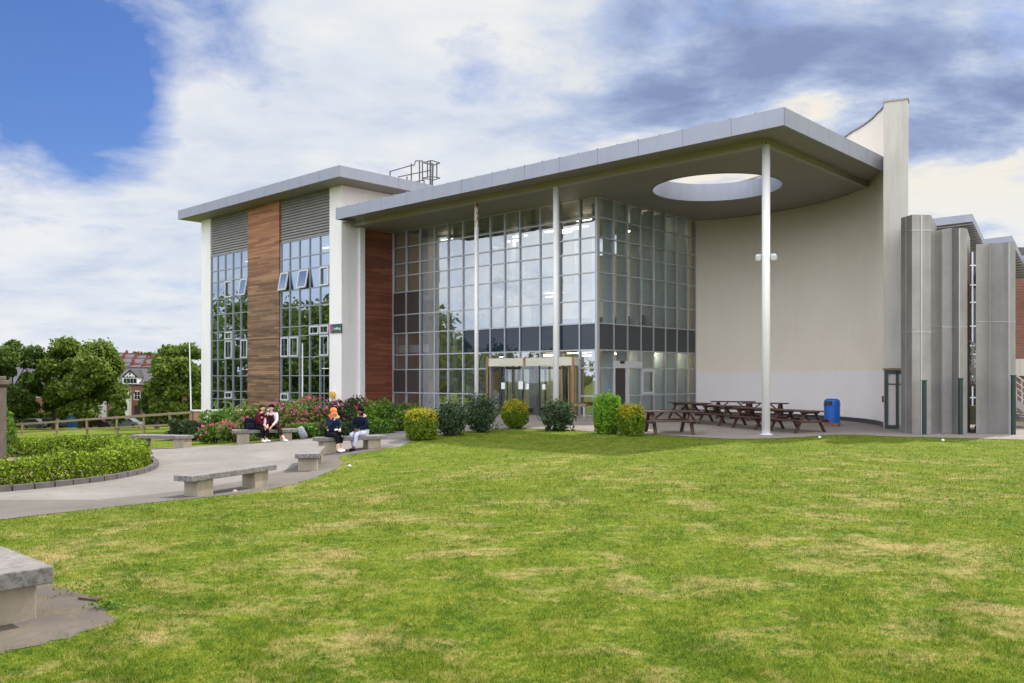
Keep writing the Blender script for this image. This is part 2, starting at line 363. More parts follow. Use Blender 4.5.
# ------------------------------------------------------------------ terrain
CP = [(0,0,0),(6,0,0),(-6,0,0),(0,-20,0),(40,-20,0),(-40,-20,-.8),(-3.9,7,0),(0,8,0),(8,10,0),(15,15,-.1),(0,15,-.12),
 (-5.7,17.2,-.5),(-5,26,-.5),(-8.4,30,-.45),(-9.3,18.3,-.5),(-11.9,31,-.68),(-3,28.4,-.27),(.1,34,-.17),(4,34,-.16),(4,40.4,0),
 (0,44,0),(-7,50.6,-.3),(9.2,31.4,-.25),(14,35,-.22),(13.5,31,-.2),(18,31,-.2),(30,31,-.2),(12,44,-.12),(8,38,-.14),(6,24,-.2),(14,22,-.2),
 (-9.2,48,-1.0),(-18.8,59,-1.68),(-16.6,45,-1.05),(-21.3,50,-1.4),(-35.7,63,-2.35),(-14,21.5,-.5),(-20,30,-.8),(-30,40,-1.5),(-9,38,-.7),(-13,40,-.85),
 (-70,100,-4.5),(-60,150,-6.1),(-90,150,-6.3),(-40,100,-4.4),(-40,150,-6),(-120,150,-6.3),(-100,220,-3),(-60,260,0),(-100,350,3),(0,300,-1),
 (100,150,-.5),(150,300,0),(-200,150,-6),(-300,0,-3),(-110,30,-3),(-110,70,-4.2),(-45,50,-2.2),(-45,25,-1.6),(300,0,0),(0,-200,0),(-300,-200,-2),(300,-200,0),
 (-600,400,0),(600,400,0),(0,700,4),(600,-200,0),(-600,-200,-2),(30,60,-.2),(0,80,-1.6),(60,60,-.3),(0,10,0),(-30,10,-.8)]
_P = np.array(CP, float); _n = len(_P)
def _phi(d): return np.sqrt(d*d + 9.0)           # multiquadric
_D = np.hypot(_P[:,None,0]-_P[None,:,0], _P[:,None,1]-_P[None,:,1])
_A = np.zeros((_n+3,_n+3)); _A[:_n,:_n] = _phi(_D); _A[:_n,_n:] = np.c_[np.ones(_n), _P[:,:2]]; _A[_n:,:_n] = _A[:_n,_n:].T
_W = np.linalg.solve(_A, np.r_[_P[:,2], 0,0,0])
def terr(x, y):
    x = np.asarray(x, float); y = np.asarray(y, float); sh = x.shape; x = x.ravel(); y = y.ravel()
    out = np.empty_like(x)
    for i in range(0, len(x), 20000):
        xs, ys = x[i:i+20000], y[i:i+20000]
        d = np.hypot(xs[:,None]-_P[None,:,0], ys[:,None]-_P[None,:,1])
        out[i:i+20000] = _phi(d) @ _W[:_n] + _W[_n] + _W[_n+1]*xs + _W[_n+2]*ys
    return out.reshape(sh)
def tz(x, y): return float(terr([x],[y])[0])
def ray(px, py): return Vector(((px-512)/FOC, 1.0, (HZ-py)/FOC))
def at(px, py, Y): r = ray(px, py); return Vector((r.x*Y, Y, CAMZ + r.z*Y))
def gnd(px, py):
    """where the line of sight through a pixel meets the terrain"""
    r = ray(px, py); Y = 3.0; prev = 3.0
    while Y < 400:
        if CAMZ + r.z*Y < tz(r.x*Y, Y): break
        prev = Y; Y += .5
    for _ in range(22):
        m = (prev+Y)/2
        if CAMZ + r.z*m < tz(r.x*m, m): Y = m
        else: prev = m
    return Vector((r.x*Y, Y, tz(r.x*Y, Y)))

def grow(a, b, s0, k=1.25):
    out = []; x = a; s = s0
    while abs(x) < abs(b):
        s *= k; x += s if b > a else -s; out.append(x)
    return out
xs = sorted(grow(-42, -700, .7) + list(np.arange(-42, 30.01, .7)) + grow(30, 700, .7))
ys = sorted(grow(-4, -300, .7) + list(np.arange(-4, 66.01, .7)) + grow(66, 900, .7))
GX, GY = np.meshgrid(xs, ys); GZ = terr(GX, GY)
nx, ny = len(xs), len(ys)
idx = np.arange(nx*ny).reshape(ny, nx)
fs = np.stack([idx[:-1,:-1], idx[:-1,1:], idx[1:,1:], idx[1:,:-1]], -1).reshape(-1,4)
me = bpy.data.meshes.new('lawn'); me.from_pydata(np.stack([GX.ravel(),GY.ravel(),GZ.ravel()],-1).tolist(), [], fs.tolist()); me.update()
lawn = link_mesh('lawn', me, M['lawn'], smooth=True); tag(lawn, kind='structure')
def sheet(name, poly, off, mat):
    bm = bmesh.new(); vs = [bm.verts.new((p[0],p[1],0)) for p in poly]; bm.faces.new(vs)
    bmesh.ops.triangulate(bm, faces=bm.faces[:])
    x0,x1 = min(p[0] for p in poly), max(p[0] for p in poly); y0,y1 = min(p[1] for p in poly), max(p[1] for p in poly)
    for x in xs:
        if x0 < x < x1: bmesh.ops.bisect_plane(bm, geom=bm.verts[:]+bm.edges[:]+bm.faces[:], plane_co=(x,0,0), plane_no=(1,0,0))
    for y in ys:
        if y0 < y < y1: bmesh.ops.bisect_plane(bm, geom=bm.verts[:]+bm.edges[:]+bm.faces[:], plane_co=(0,y,0), plane_no=(0,1,0))
    bmesh.ops.recalc_face_normals(bm, faces=bm.faces[:])
    bm.verts.ensure_lookup_table(); co = np.array([v.co[:] for v in bm.verts]); z = terr(co[:,0], co[:,1]) + off
    for v, q in zip(bm.verts, z): v.co.z = q
    for f in bm.faces:
        if f.normal.z < 0: f.normal_flip()
    m = bpy.data.meshes.new(name); bm.to_mesh(m); bm.free()
    return tag(link_mesh(name, m, mat, smooth=True), kind='structure')
def jitter(poly, step=.35, amp=.04):
    out = []
    for i in range(len(poly)):
        a = Vector(poly[i][:2]); b = Vector(poly[(i+1)%len(poly)][:2]); n = max(1, int((b-a).length/step)); n = min(n, 60)
        for k in range(n):
            p = a.lerp(b, k/n); out.append((p.x + rnd.uniform(-amp,amp), p.y + rnd.uniform(-amp,amp)))
    return out
def smoothp(pts, it=2):
    for _ in range(it):
        q = [pts[0]]
        for a, b in zip(pts[:-1], pts[1:]):
            q += [a.lerp(b, .25), a.lerp(b, .75)]
        q.append(pts[-1]); pts = q
    return pts
near_edge = [(0,520),(67,512.5),(168,501),(236,494.5),(290,486),(325.5,474),(341,466),(343.5,461),(334,457.5),(360.6,453),(378,450),(395,446)]
lawn_edge2 = [(400,447),(409.4,441.5),(463,431),(503,428.8),(560,429.5),(621.5,434),(670,435.5),(700,437.6),(730,439.2),(764,439),(800,437.4),(831,435),(860,435),(890,437),(1024,440)]
E1 = smoothp([gnd(*p) for p in near_edge]); E2 = smoothp([gnd(*p) for p in lawn_edge2])
far1 = [gnd(*p) for p in [(317,437.8),(297,439),(270,442),(247,444),(200,446),(140,448.5)]]
path_poly = [Vector((-13.5,13.2,0))] + E1 + E2[:14] + [Vector((1.0,35.5,0)), Vector((-1.5,39,0)), Vector((-5,38.5,0)), gnd(400,427.8), gnd(360,432.3)] + far1 + [Vector((-22,29.5,0)), Vector((-24,14,0))]
path = sheet('path', jitter(path_poly, .5, .03), .005, M['path'])
Wend = Vector((22,31.2,0))
plaza_poly = E2[12:] + [Vector((26,28.5,0)), Vector((26,37,0)), Vector((16,44,0)), Vector((8,52,0)), Vector((-9,54,0)), Vector((-8.6,47.6,0)), Vector((-5,38.5,0)), Vector((-1.5,39,0)), Vector((1,35.5,0))]
plaza = sheet('plaza_paving', jitter(plaza_poly, .5, .02), .012, M['plaza'])
edge_poly = [Vector((-13.4,13.3,0))] + E1 + [gnd(372,448.5), gnd(330,452.5), gnd(318,458), gnd(285,470), gnd(262,477), gnd(200,489), gnd(100,500), Vector((-10.8,16,0)), Vector((-13.4,15.2,0))]
sheet('path_edging', jitter(edge_poly, .4, .03), .009, M['path_edge'])
pad_poly = [gnd(115,620.5), gnd(104,606), gnd(88,599), gnd(60,588), Vector((-4.6,8.3,0)), Vector((-6.6,8.2,0)), Vector((-6.4,5.6,0)), Vector((-3.6,5.0,0)), gnd(8,652), gnd(70,637.5)]
sheet('bench_pad', jitter(pad_poly, .10, .045), .004, M['pad'])
soil_poly = [gnd(425,425.5), gnd(400,428.3), gnd(360,432.8), gnd(317,438.3), gnd(290,440), gnd(250,440.5), gnd(212,441), Vector((-15.5,37,0)), Vector((-17,47,0)), Vector((-8.8,47.4,0)), Vector((-6,41,0))]
sheet('flower_bed_soil', jitter(soil_poly, .5, .03), .016, M['soil'])

# ------------------------------------------------------------------ grass blades
def inpoly(X, Y, poly):
    c = np.zeros(X.shape, bool); n = len(poly)
    for i in range(n):
        x1,y1 = poly[i][0], poly[i][1]; x2,y2 = poly[i-1][0], poly[i-1][1]
        m = (y1 > Y) != (y2 > Y)
        with np.errstate(divide='ignore', invalid='ignore'):
            c ^= m & (X < (x2-x1)*(Y-y1)/(y2-y1+1e-12) + x1)
    return c
def blades(n, y0, y1, hgt, wid, name='grass'):
    u = nrs.rand(n); Y = 1/(1/y0 + u*(1/y1-1/y0))     # denser near by
    X = (nrs.rand(n)*2-1)*(.66*Y+.6)
    Xj = X+nrs.normal(size=n)*.045; Yj = Y+nrs.normal(size=n)*.045
    keep = ~inpoly(Xj, Yj, path_poly) & ~inpoly(Xj, Yj, plaza_poly) & (Y < 40)
    ins = inpoly(Xj, Yj, pad_poly); pt_ = np.sin(X*7.3+np.sin(Y*5.1)*2)*np.sin(Y*8.7+np.sin(X*4.3)*2); keep &= ~(ins & (nrs.rand(n) > np.where(pt_ > .72, .45, .012)))
    X, Y = X[keep], Y[keep]; n = len(X); Z = terr(X, Y)
    tuft = .5 + .8*np.sin(X*3.1+np.sin(Y*2.3))**2*nrs.rand(n)
    h = hgt*(.45+.75*nrs.rand(n))*tuft*np.clip(Y/9, 1, 1.6); w = wid*(.7+.6*nrs.rand(n))*np.clip(Y/8, .8, 3.5)
    a = nrs.rand(n)*2*np.pi; lean = nrs.rand(n)*1.5*h; la = nrs.rand(n)*2*np.pi
    v = np.empty((n,3,3))
    v[:,0] = np.c_[X-np.cos(a)*w, Y-np.sin(a)*w, Z-.004]; v[:,1] = np.c_[X+np.cos(a)*w, Y+np.sin(a)*w, Z-.004]
    v[:,2] = np.c_[X+np.cos(la)*lean, Y+np.sin(la)*lean, Z+h]
    me = bpy.data.meshes.new(name); me.vertices.add(n*3); me.vertices.foreach_set('co', v.ravel())
    me.loops.add(n*3); me.loops.foreach_set('vertex_index', np.arange(n*3)); me.polygons.add(n)
    me.polygons.foreach_set('loop_start', np.arange(n)*3); me.update(calc_edges=True)
    return link_mesh(name, me, M['blade'])
tag(blades(430000, 4.3, 34, .034, .0040), 'short mown grass blades over the lawn with straw patches', 'grass', kind='stuff')

def leafmesh(name, P, size, mat, parent=None, n_dir=None, spread=1.0, aspect=.6):
    """one small quad leaf at each point of P"""
    n = len(P); 
    a = nrs.normal(size=(n,3)); 
    if n_dir is not None: a = a*spread + n_dir
    a /= np.linalg.norm(a, axis=1)[:,None]+1e-9
    b = nrs.normal(size=(n,3)); b -= (b*a).sum(1)[:,None]*a; b /= np.linalg.norm(b, axis=1)[:,None]+1e-9
    c = np.cross(a, b); s = size*(.6+.8*nrs.rand(n))[:,None]
    v = np.empty((n,4,3)); v[:,0] = P-b*s; v[:,1] = P+c*s*aspect; v[:,2] = P+b*s; v[:,3] = P-c*s*aspect
    me = bpy.data.meshes.new(name); me.vertices.add(n*4); me.vertices.foreach_set('co', v.ravel())
    me.loops.add(n*4); me.loops.foreach_set('vertex_index', np.arange(n*4)); me.polygons.add(n)
    me.polygons.foreach_set('loop_start', np.arange(n)*4); me.update(calc_edges=True)
    return link_mesh(name, me, mat, parent)
def usph(n):
    a = nrs.normal(size=(n,3)); return a/np.linalg.norm(a, axis=1)[:,None]

# ------------------------------------------------------------------ college building
B0 = Vector((3.97, 40.4, 0)); TH = math.atan2(-.6842, .7293)
e1 = Vector((math.cos(TH), math.sin(TH), 0)); e2 = Vector((-math.sin(TH), math.cos(TH), 0))
def loc_of(w): d = Vector(w) - B0; return Vector((d.dot(e1), d.dot(e2), w[2]))
def wld(a, b, z=0): return B0 + e1*a + e2*b + Vector((0,0,z))
def a_px(px, b=0):
    k = (px-512)/FOC; cx, cy = B0.x+e2.x*b, B0.y+e2.y*b
    return (k*cy-cx)/(e1.x-k*e1.y)
def b_px(px, a=0):
    k = (px-512)/FOC; cx, cy = B0.x+e1.x*a, B0.y+e1.y*a
    return (k*cy-cx)/(e2.x-k*e2.y)
BLD = empty('college_building', B0, TH, 'modern college building with glass atrium, white render walls, timber panels and wide grey canopy roof', 'building')
AL, BL, AE = -15.0, -3.64, -31.1            # atrium left edge, office block front plane, office block far end
ZS, ZF = 10.28, 12.5
# curtain wall -----------------------------------------------------
rows = [10.28, 9.34, 8.40, 7.70, 6.755, 5.445, 4.375, 3.125, 2.28, .95, .02]
fpx = [393,406.7,420.4,435,448.6,463.4,477.3,490.8,505.2,520.3,540.6,559.5,580,597]
fa = [a_px(p) for p in fpx]; fa[0] = AL+.03; fa[-1] = 0
rpx = [598,613.3,627,640.5,653,665,676.4,687.2,695.2]
rb = [b_px(p) for p in rpx]; rb[0] = 0
def tilt(): return rnd.uniform(-.0022,.0022)
door0, door1 = fa[7], fa[12]
cw = MB()       # front mullions
z_low = lambda a: -.45 if a < -9 else -.2
for i, a in enumerate(fa):
    w = .035; lo = z_low(a)
    if door0 < a < door1: lo = 2.8
    cw.box(a-w, a+w, -.06, .16, lo, ZS)
for j, z in enumerate(rows):
    if z < 2.4: cw.box(AL, door0, -.05, .12, z-.03, z+.03); cw.box(door1, 0, -.05, .12, z-.03, z+.03)
    else: cw.box(AL, 0, -.05, .12, z-.03, z+.03)

CW1 = cw.build('curtain_wall', M['mullion'], BLD); CW1['label'] = 'front glass curtain wall reflecting clouds'
g = MB(); sp = MB(); brs = [MB(), MB(), MB(), MB()]
for i in range(len(fa)-1):
    for j in range(len(rows)-1):
        z1, z0 = rows[j]-.02, rows[j+1]+.02
        if j == len(rows)-2: z0 = z_low(fa[i])
        if door0-.01 <= fa[i] < door1-.01:
            if rows[j+1] < 2.2: continue
            if j == 7: z0 = 2.82
        if door0-.01 <= fa[i] < door1-.01 and j == 8: continue
        a0, a1 = fa[i]+.03, fa[i+1]-.03
        if i < 2 and j in (4,5,8): brs[i+2*(j==8)].box(a0, a1, .0, .03, z0-(.001 if j==8 else .021), z1); continue
        tgt = sp if (j == 6 and i >= 5) else g
        q = [(a0, tilt(), z0), (a1, tilt(), z0), (a1, tilt(), z1), (a0, tilt(), z1)]
        if tgt is sp: sp.box(a0, a1, .0, .03, z0, z1)
        else: g.quad(*q)
g.build('glazing', M['glass'], CW1); sp.build('spandrel_panel', M['spandrel_glass'], CW1); [q.build('brown_panel', M['spandrel_brown'], CW1) for q in brs]
cw = MB()
for i, b in enumerate(rb):
    if i == 0: cw.box(-.07, .07, -.07, .07, -.2, ZS); continue
    cw.box(-.14, .06, b-.03, b+.03, -.3, ZS)
for z in rows: cw.box(-.10, .05, .0, rb[-1], z-.028, z+.028)
CW2 = cw.build('curtain_wall', M['mullion'], BLD); CW2['label'] = 'side glass wall facing the picnic terrace'
g = MB(); sp = MB()
for i in range(len(rb)-1):
    for j in range(len(rows)-1):
        z1, z0 = rows[j]-.02, rows[j+1]+.02
        if j == len(rows)-2: z0 = -.25
        b0, b1 = rb[i]+.03, rb[i+1]-.03
        if j == 6: sp.box(-.03, 0, b0, b1, z0, z1)
        else: g.quad((tilt(), b0, z0), (tilt(), b1, z0), (tilt(), b1, z1), (tilt(), b0, z1))
g.build('glazing', M['glass_side'], CW2); sp.build('spandrel_panel', M['spandrel_grey'], CW2)
fn = MB()
for b in rb[1:-1]: fn.box(-.62, -.15, b-.02, b+.02, 0, ZS)
fn.build('glass_fin', M['fin'], CW2)
# side doors
dm = MB(); bA, bB, bC = rb[1], rb[2], rb[3]
dm.box(.0, .10, bA-.05, bC, 2.28, 2.62); dm.box(.0, .10, bB-.22, bB+.02, -.2, 2.28); dm.box(.0,.10,bA-.05,bA+.03,-.2,2.28)
sd = dm.build('side_door', M['frame'], BLD); MB().box(.02,.06,bA+.04,bB-.23,-.15,2.27).build('door_leaf', M['spandrel_brown'], sd)
MB().box(.10,.16,(bA+bB)/2-.15,(bA+bB)/2+.15,2.5,2.62).build('door_sensor', M['black'], sd)
cf = MB(); b0, b1 = rb[3], rb[4]
for (x,y,z,w) in ((b0+.02,b0+.14,.95,2.2),(b1-.14,b1-.02,.95,2.2)): cf.box(.04,.09,x,y,.98,2.24)
cf.box(.04,.09,b0+.14,b1-.14,.98,1.10); cf.box(.04,.09,b0+.14,b1-.14,2.12,2.24); cf.build('casement', M['frame'], CW2)
# revolving entrance -----------------------------------------------
rv = MB(); dA, dB = door0, door1
rv.box(dA+.03, dB-.03, -.35, .1, 2.40, 2.80)
RD = rv.build('revolving_entrance', M['header'], BLD)
for a in (dA+.12, a_px(524.5,-.35), dB-.12): MB().box(a-.055, a+.055, -.40, -.26, -.1, 2.80 if a != dA+.12 else 2.9).build('bronze_post', M['bronze'], RD)
cen = ((a_px(500)+a_px(556))/2, .55); rr = (a_px(556)-a_px(500))/2
fr = MB(); gl = MB()
for k in range(24):
    t0, t1 = 2*math.pi*k/24, 2*math.pi*(k+1)/24
    p0 = (cen[0]+rr*math.cos(t0), cen[1]+.85*rr*math.sin(t0)); p1 = (cen[0]+rr*math.cos(t1), cen[1]+.85*rr*math.sin(t1))
    if k % 3 == 0: fr.tube((p0[0],p0[1],-.1),(p0[0],p0[1],2.4),.035,n=6)
    fr.bar((p0[0],p0[1],.05),(p1[0],p1[1],.05),.05); 
    if k not in (17,18,5,6): gl.quad((p0[0],p0[1],0),(p1[0],p1[1],0),(p1[0],p1[1],2.4),(p0[0],p0[1],2.4))
for t in (.3, 1.87, 3.44, 5.01):
    d = Vector((math.cos(t)*rr*.95, math.sin(t)*rr*.8, 0)); c0 = Vector((cen[0],cen[1],0))
    fr.bar(c0+d+Vector((0,0,0)), c0+d+Vector((0,0,2.35)), .07); fr.bar(c0+Vector((0,0,.15)), c0+d+Vector((0,0,.15)), .06, .25); fr.bar(c0+Vector((0,0,2.3)), c0+d+Vector((0,0,2.3)), .06, .12)
    gl.quad(c0, c0+d, c0+d+Vector((0,0,2.3)), c0+Vector((0,0,2.3)))
fr.build('revolving_door', M['black'], RD); gl.build('door_glass', M['glass_side'], RD)
fr = MB(); gl = MB()
for a in (a_px(562), a_px(569), a_px(576)): fr.box(a-.04, a+.04, -.02, .06, -.1, 2.4)
gl.quad((a_px(556),.02,0),(dB,.02,0),(dB,.02,2.4),(a_px(556),.02,2.4))
fr.build('door_frame', M['bronze'], RD); gl.build('side_screen', M['glass_side'], RD)
for px, w in ((531,.3),(537.5,.22),(554,.2),(513.5,.25)):
    a = a_px(px,-.35); MB().box(a-w/2, a+w/2, cen[1]-.86*rr-.03, cen[1]-.86*rr-.01, 1.25, 1.25+w*1.3).build('notice', M['inwhite'], RD)
MB().box(-2.3,-.1,-.75,-.65,.48,.62).build('entrance_rail', M['fencewood'], RD)
for a in (-2.2,-.2): MB().box(a-.04,a+.04,-.74,-.66,-.2,.48).build('rail_post', M['mullion'], RD)
# timber panel and pipe on the return wall
MB().box(AL-.3, AL, b_px(363.5, AL), -.02, -1.2, ZS-.01).build('timber_panel', M['wood_red'], BLD)
MB().box(AL-.02, AL+.16, b_px(358.5,AL), b_px(363.3,AL), -1.4, ZS).build('downpipe', M['column'], BLD)
# office block ------------------------------------------------------
wx = [a_px(p, BL) for p in (201,210.4,248,280,329.5)]; wx[0] = AE
wb = MB()
wb.box(wx[0], wx[1], BL, BL+.6, -2.6, ZF); wb.box(wx[4], AL, BL, BL+.6, -2.2, ZF)
wb.box(AL-.35, AL-.001, BL+.6, 8.0, -1.8, ZF); wb.box(AE, AE+.35, BL+.6, 12, -3, ZF); wb.box(AE, AL, 12, 12.3, -3, ZF)
wb.build('render_wall', M['white'], BLD)
MB().box(wx[2]+.03, wx[3]-.03, BL-.05, BL+.3, -2.5, ZF).build('timber_panel', M['wood_old'], BLD)
def zrow(py, px=280): a = a_px(px, BL); Y = wld(a, BL).y; return CAMZ + (HZ-py)*Y/FOC
lrows = [9.92, 8.91, 8.16, 7.01, 5.99, 4.84, 4.27, 3.02, 1.93, .925, .40, -.85, -1.95]
def office_window(pxs, opened, framed, trans, label):
    av = [a_px(p, BL) for p in pxs]; av[0] += .03; av[-1] -= .03
    # louvre
    lv = MB(); y0 = BL+.10; z = 9.97
    while z < ZF-.02:
        lv.add([(av[0],y0,z+.14),(av[-1],y0,z+.14),(av[-1],y0-.08,z),(av[0],y0-.08,z),(av[0],y0,z-.01),(av[-1],y0,z-.01)], [(0,3,2,1),(3,4,5,2)]); z += .165
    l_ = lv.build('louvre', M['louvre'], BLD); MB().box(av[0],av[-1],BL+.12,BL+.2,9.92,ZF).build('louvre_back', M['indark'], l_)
    f = MB()
    for a in av: f.box(a-.03, a+.03, BL+.02, BL+.16, -2.3, 9.95)
    for z in lrows: f.box(av[0], av[-1], BL+.03, BL+.13, z-.028, z+.028)
    W = f.build('window', M['mullion_dark'], BLD); W['label'] = label
    g = MB()
    for i in range(len(av)-1):
        for j in range(len(lrows)-1):
            if (i, j) in opened: continue
            a0,a1,z1,z0 = av[i]+.04,av[i+1]-.04,lrows[j]-.03,lrows[j+1]+.03
            y = BL+.08
            g.quad((a0,y+tilt(),z0),(a1,y+tilt(),z0),(a1,y+tilt(),z1),(a0,y+tilt(),z1))
    g.build('pane', M['glass_dark'], W)
    for (i,j) in framed+opened:
        a0,a1,z1,z0 = av[i]+.05,av[i+1]-.05,lrows[j]-.05,lrows[j+1]+.05
        out = .20 if (i,j) in opened else .02
        if (i,j) == (1,7): out = .16
        fy = lambda z: BL+.0-out*(z1-z)/(z1-z0)
        c = MB(); t = .085
        for aa,bb,zz,yy in ((a0,a0+t,z0,z1),(a1-t,a1,z0,z1)):
            c.bar(((aa+bb)/2, fy(z0), z0), ((aa+bb)/2, fy(z1), z1), t, .06, up=(0,-1,0))
        c.bar((a0,fy(z0),z0+.03),(a1,fy(z0),z0+.03),.06,t); c.bar((a0,fy(z1),z1-.03),(a1,fy(z1),z1-.03),.06,t)
        co = c.build('casement', M['frame'], W)
        if (i,j) in opened or out > .1:
            MB().quad((a0,fy(z0)-.005,z0),(a1,fy(z0)-.005,z0),(a1,fy(z1)-.005,z1),(a0,fy(z1)-.005,z1)).build('pane', M['glass_dark'], co)
    return W
office_window((210.5,217,224.5,232.3,240.2,248), [(4,2)], [(2,2),(2,6),(4,6),(2,5),(2,9)], 0, 'narrower tall window band of the office block')
office_window((280,289,298.7,308.9,319.3,329.5), [(0,2),(2,2)], [(4,2),(0,6),(1,6),(4,6),(3,5),(4,5),(0,9)], 0, 'wider tall window band with two casements pushed open at the top')
inn = MB()
for z in (-1.3, 2.55, 6.5, 10.0): inn.box(AE+.36, AL-.36, BL+.35, 11.9, z, z+.35)
inn.box(AE+.36, AL-.36, 2.0, 2.2, -2, 12.4)
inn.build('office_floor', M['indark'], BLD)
for px0, px1, z0, z1 in ((211,224,3.05,4.7),(213,236,7.05,7.5),(300,309,3.05,4.2),(320,329,7.1,7.6)):
    MB().box(a_px(px0,BL), a_px(px1,BL), BL+.7, BL+.75, z0, z1).build('window_blind', M['inwhite'], BLD)
# office roof
def frame_roof(name, x0, x1, y0, y1, zb, h, mat, seam=1.9):
    pass
fb = MB(); FH = .60
X0, X1, Y0, Y1 = -31.75, -13.35, -4.98, 9.0
n = 10
for k in range(n):
    a0 = X0+(X1-X0)*k/n; a1 = X0+(X1-X0)*(k+1)/n-.012; fb.box(a0,a1,Y0,Y0+.05,ZF,ZF+FH)
for k in range(7):
    b0 = Y0+.05+(Y1-Y0)*k/7; fb.box(X1-.05,X1,b0,b0+(Y1-Y0)/7-.012,ZF,ZF+FH)
fb.box(X0,X0+.05,Y0+.05,Y1,ZF,ZF+FH)
fas = fb.build('roof_fascia', M['fascia'], BLD)
rf = MB(); rf.box(X0+.055,X1-.055,Y0+.055,Y1,ZF+.0,ZF+FH-.04); rf.build('roof_soffit', M['soffit'], BLD)
MB().box(-27,-26.2,-1,-.2,ZF+FH-.05,ZF+FH+.35).build('roof_vent', M['frame'], BLD)
# canopy ----------------------------------------------------------
CX, CY, CR = 3.44, .38, 8.95
def arc(t, r=CR): return (CX+r*math.cos(t), CY+r*math.sin(t))
t_can = math.atan2(math.sqrt(CR**2-(11.6-CX)**2), 11.6-CX); t_left = math.atan2(8.27,-3.44)
cpoly = [(-13.75,-4.9),(11.6,-4.9)] + [arc(t_can+(t_left-t_can)*k/24) for k in range(25)] + [(0,9.2),(AL,9.2),(AL,-3.62),(-13.75,-3.62)]
hc, hr = (5.04, 2.12), 2.84
hole = [(hc[0]+hr*math.cos(2*math.pi*k/56), hc[1]+hr*math.sin(2*math.pi*k/56)) for k in range(56)]
def slab_with_hole(name, poly, hole, z0, z1, mat):
    bm = bmesh.new()
    def ring(pts, z):
        vs = [bm.verts.new((x,y,z)) for x,y in pts]
        return vs, [bm.edges.new((vs[i], vs[(i+1)%len(vs)])) for i in range(len(vs))]
    for z in (z0, z1):
        v1, ed1 = ring(poly, z); v2, ed2 = ring(hole, z)
        bmesh.ops.triangle_fill(bm, edges=ed1+ed2, use_beauty=True)
        if z == z0: lo = v1
        else:
            for i in range(len(v1)): bm.faces.new((lo[i], lo[(i+1)%len(lo)], v1[(i+1)%len(lo)], v1[i]))
    bmesh.ops.recalc_face_normals(bm, faces=bm.faces[:])
    m = bpy.data.meshes.new(name); bm.to_mesh(m); bm.free(); return link_mesh(name, m, mat, BLD)
inner = [(-13.9,-3.3),(10.0,-3.3)] 
cp_in = [(-13.7,-4.85),(11.55,-4.85)] + cpoly[2:-2] + [(AL+.001,-3.6),(-13.7,-3.6)]
slab_with_hole('canopy_roof', cp_in, hole, ZS+.16, ZS+.50, M['soffit'])
t_in = math.atan2(math.sqrt(CR**2-(10.0-CX)**2), 10.0-CX)
cp2 = [(AL+.001,-3.0),(9.95,-3.0)] + [arc(t_in+(t_left-t_in)*k/24, CR-.01) for k in range(25)] + [(0,8.6),(-.2,8.6),(-.2,.16),(AL+.001,.16)]
slab_with_hole('canopy_soffit', cp2, hole, ZS+.0, ZS+.155, M['soffit'])
bm_ = MB(); bm_.box(-13.65,10.12,-3.30,-3.0,ZS-.10,ZS+.16); bm_.box(9.95,10.12,-3.0,arc(t_in)[1]-.1,ZS-.08,ZS+.16)
bm_.build('canopy_beam', M['beam'], BLD)
fb = MB(); n = 13; zb, zt = ZS-.02, ZS+.585
for k in range(n):
    a0 = -13.75+25.37*k/n; a1 = -13.75+25.37*(k+1)/n-.012; fb.box(a0,a1,-4.92,-4.86,zb,zt)
nb = 5; ye = arc(t_can)[1]+.02
for k in range(nb):
    b0 = -4.86+(ye+4.86)*k/nb; fb.box(11.56,11.62,b0,b0+(ye+4.86)/nb-.012,zb,zt)
fb.box(-13.75,-13.71,-4.86,-3.62,zb,zt)
for k in range(26): fb.box(-13.7+.97*k,-13.7+.97*k+.05,-4.93,-4.80,zt,zt+.03)
fb.build('canopy_fascia', M['fascia'], BLD)
dr = MB(); m_ = len(hole)
for k in range(m_):
    (xa,ya),(xb,yb) = hole[k], hole[(k+1)%m_]
    s_ = (hr-.05)/hr; ia = (hc[0]+(xa-hc[0])*s_, hc[1]+(ya-hc[1])*s_); ib = (hc[0]+(xb-hc[0])*s_, hc[1]+(yb-hc[1])*s_)
    z0, z1 = ZS-.03, ZS+.78
    dr.add([(ia[0],ia[1],z0),(ib[0],ib[1],z0),(ib[0],ib[1],z1),(ia[0],ia[1],z1),(xa,ya,z0),(xb,yb,z0),(xb,yb,z1),(xa,ya,z1)], [(0,3,2,1),(4,5,6,7),(0,1,5,4),(3,7,6,2)])
dr.build('rooflight_ring', M['fascia'], BLD, smooth=False)
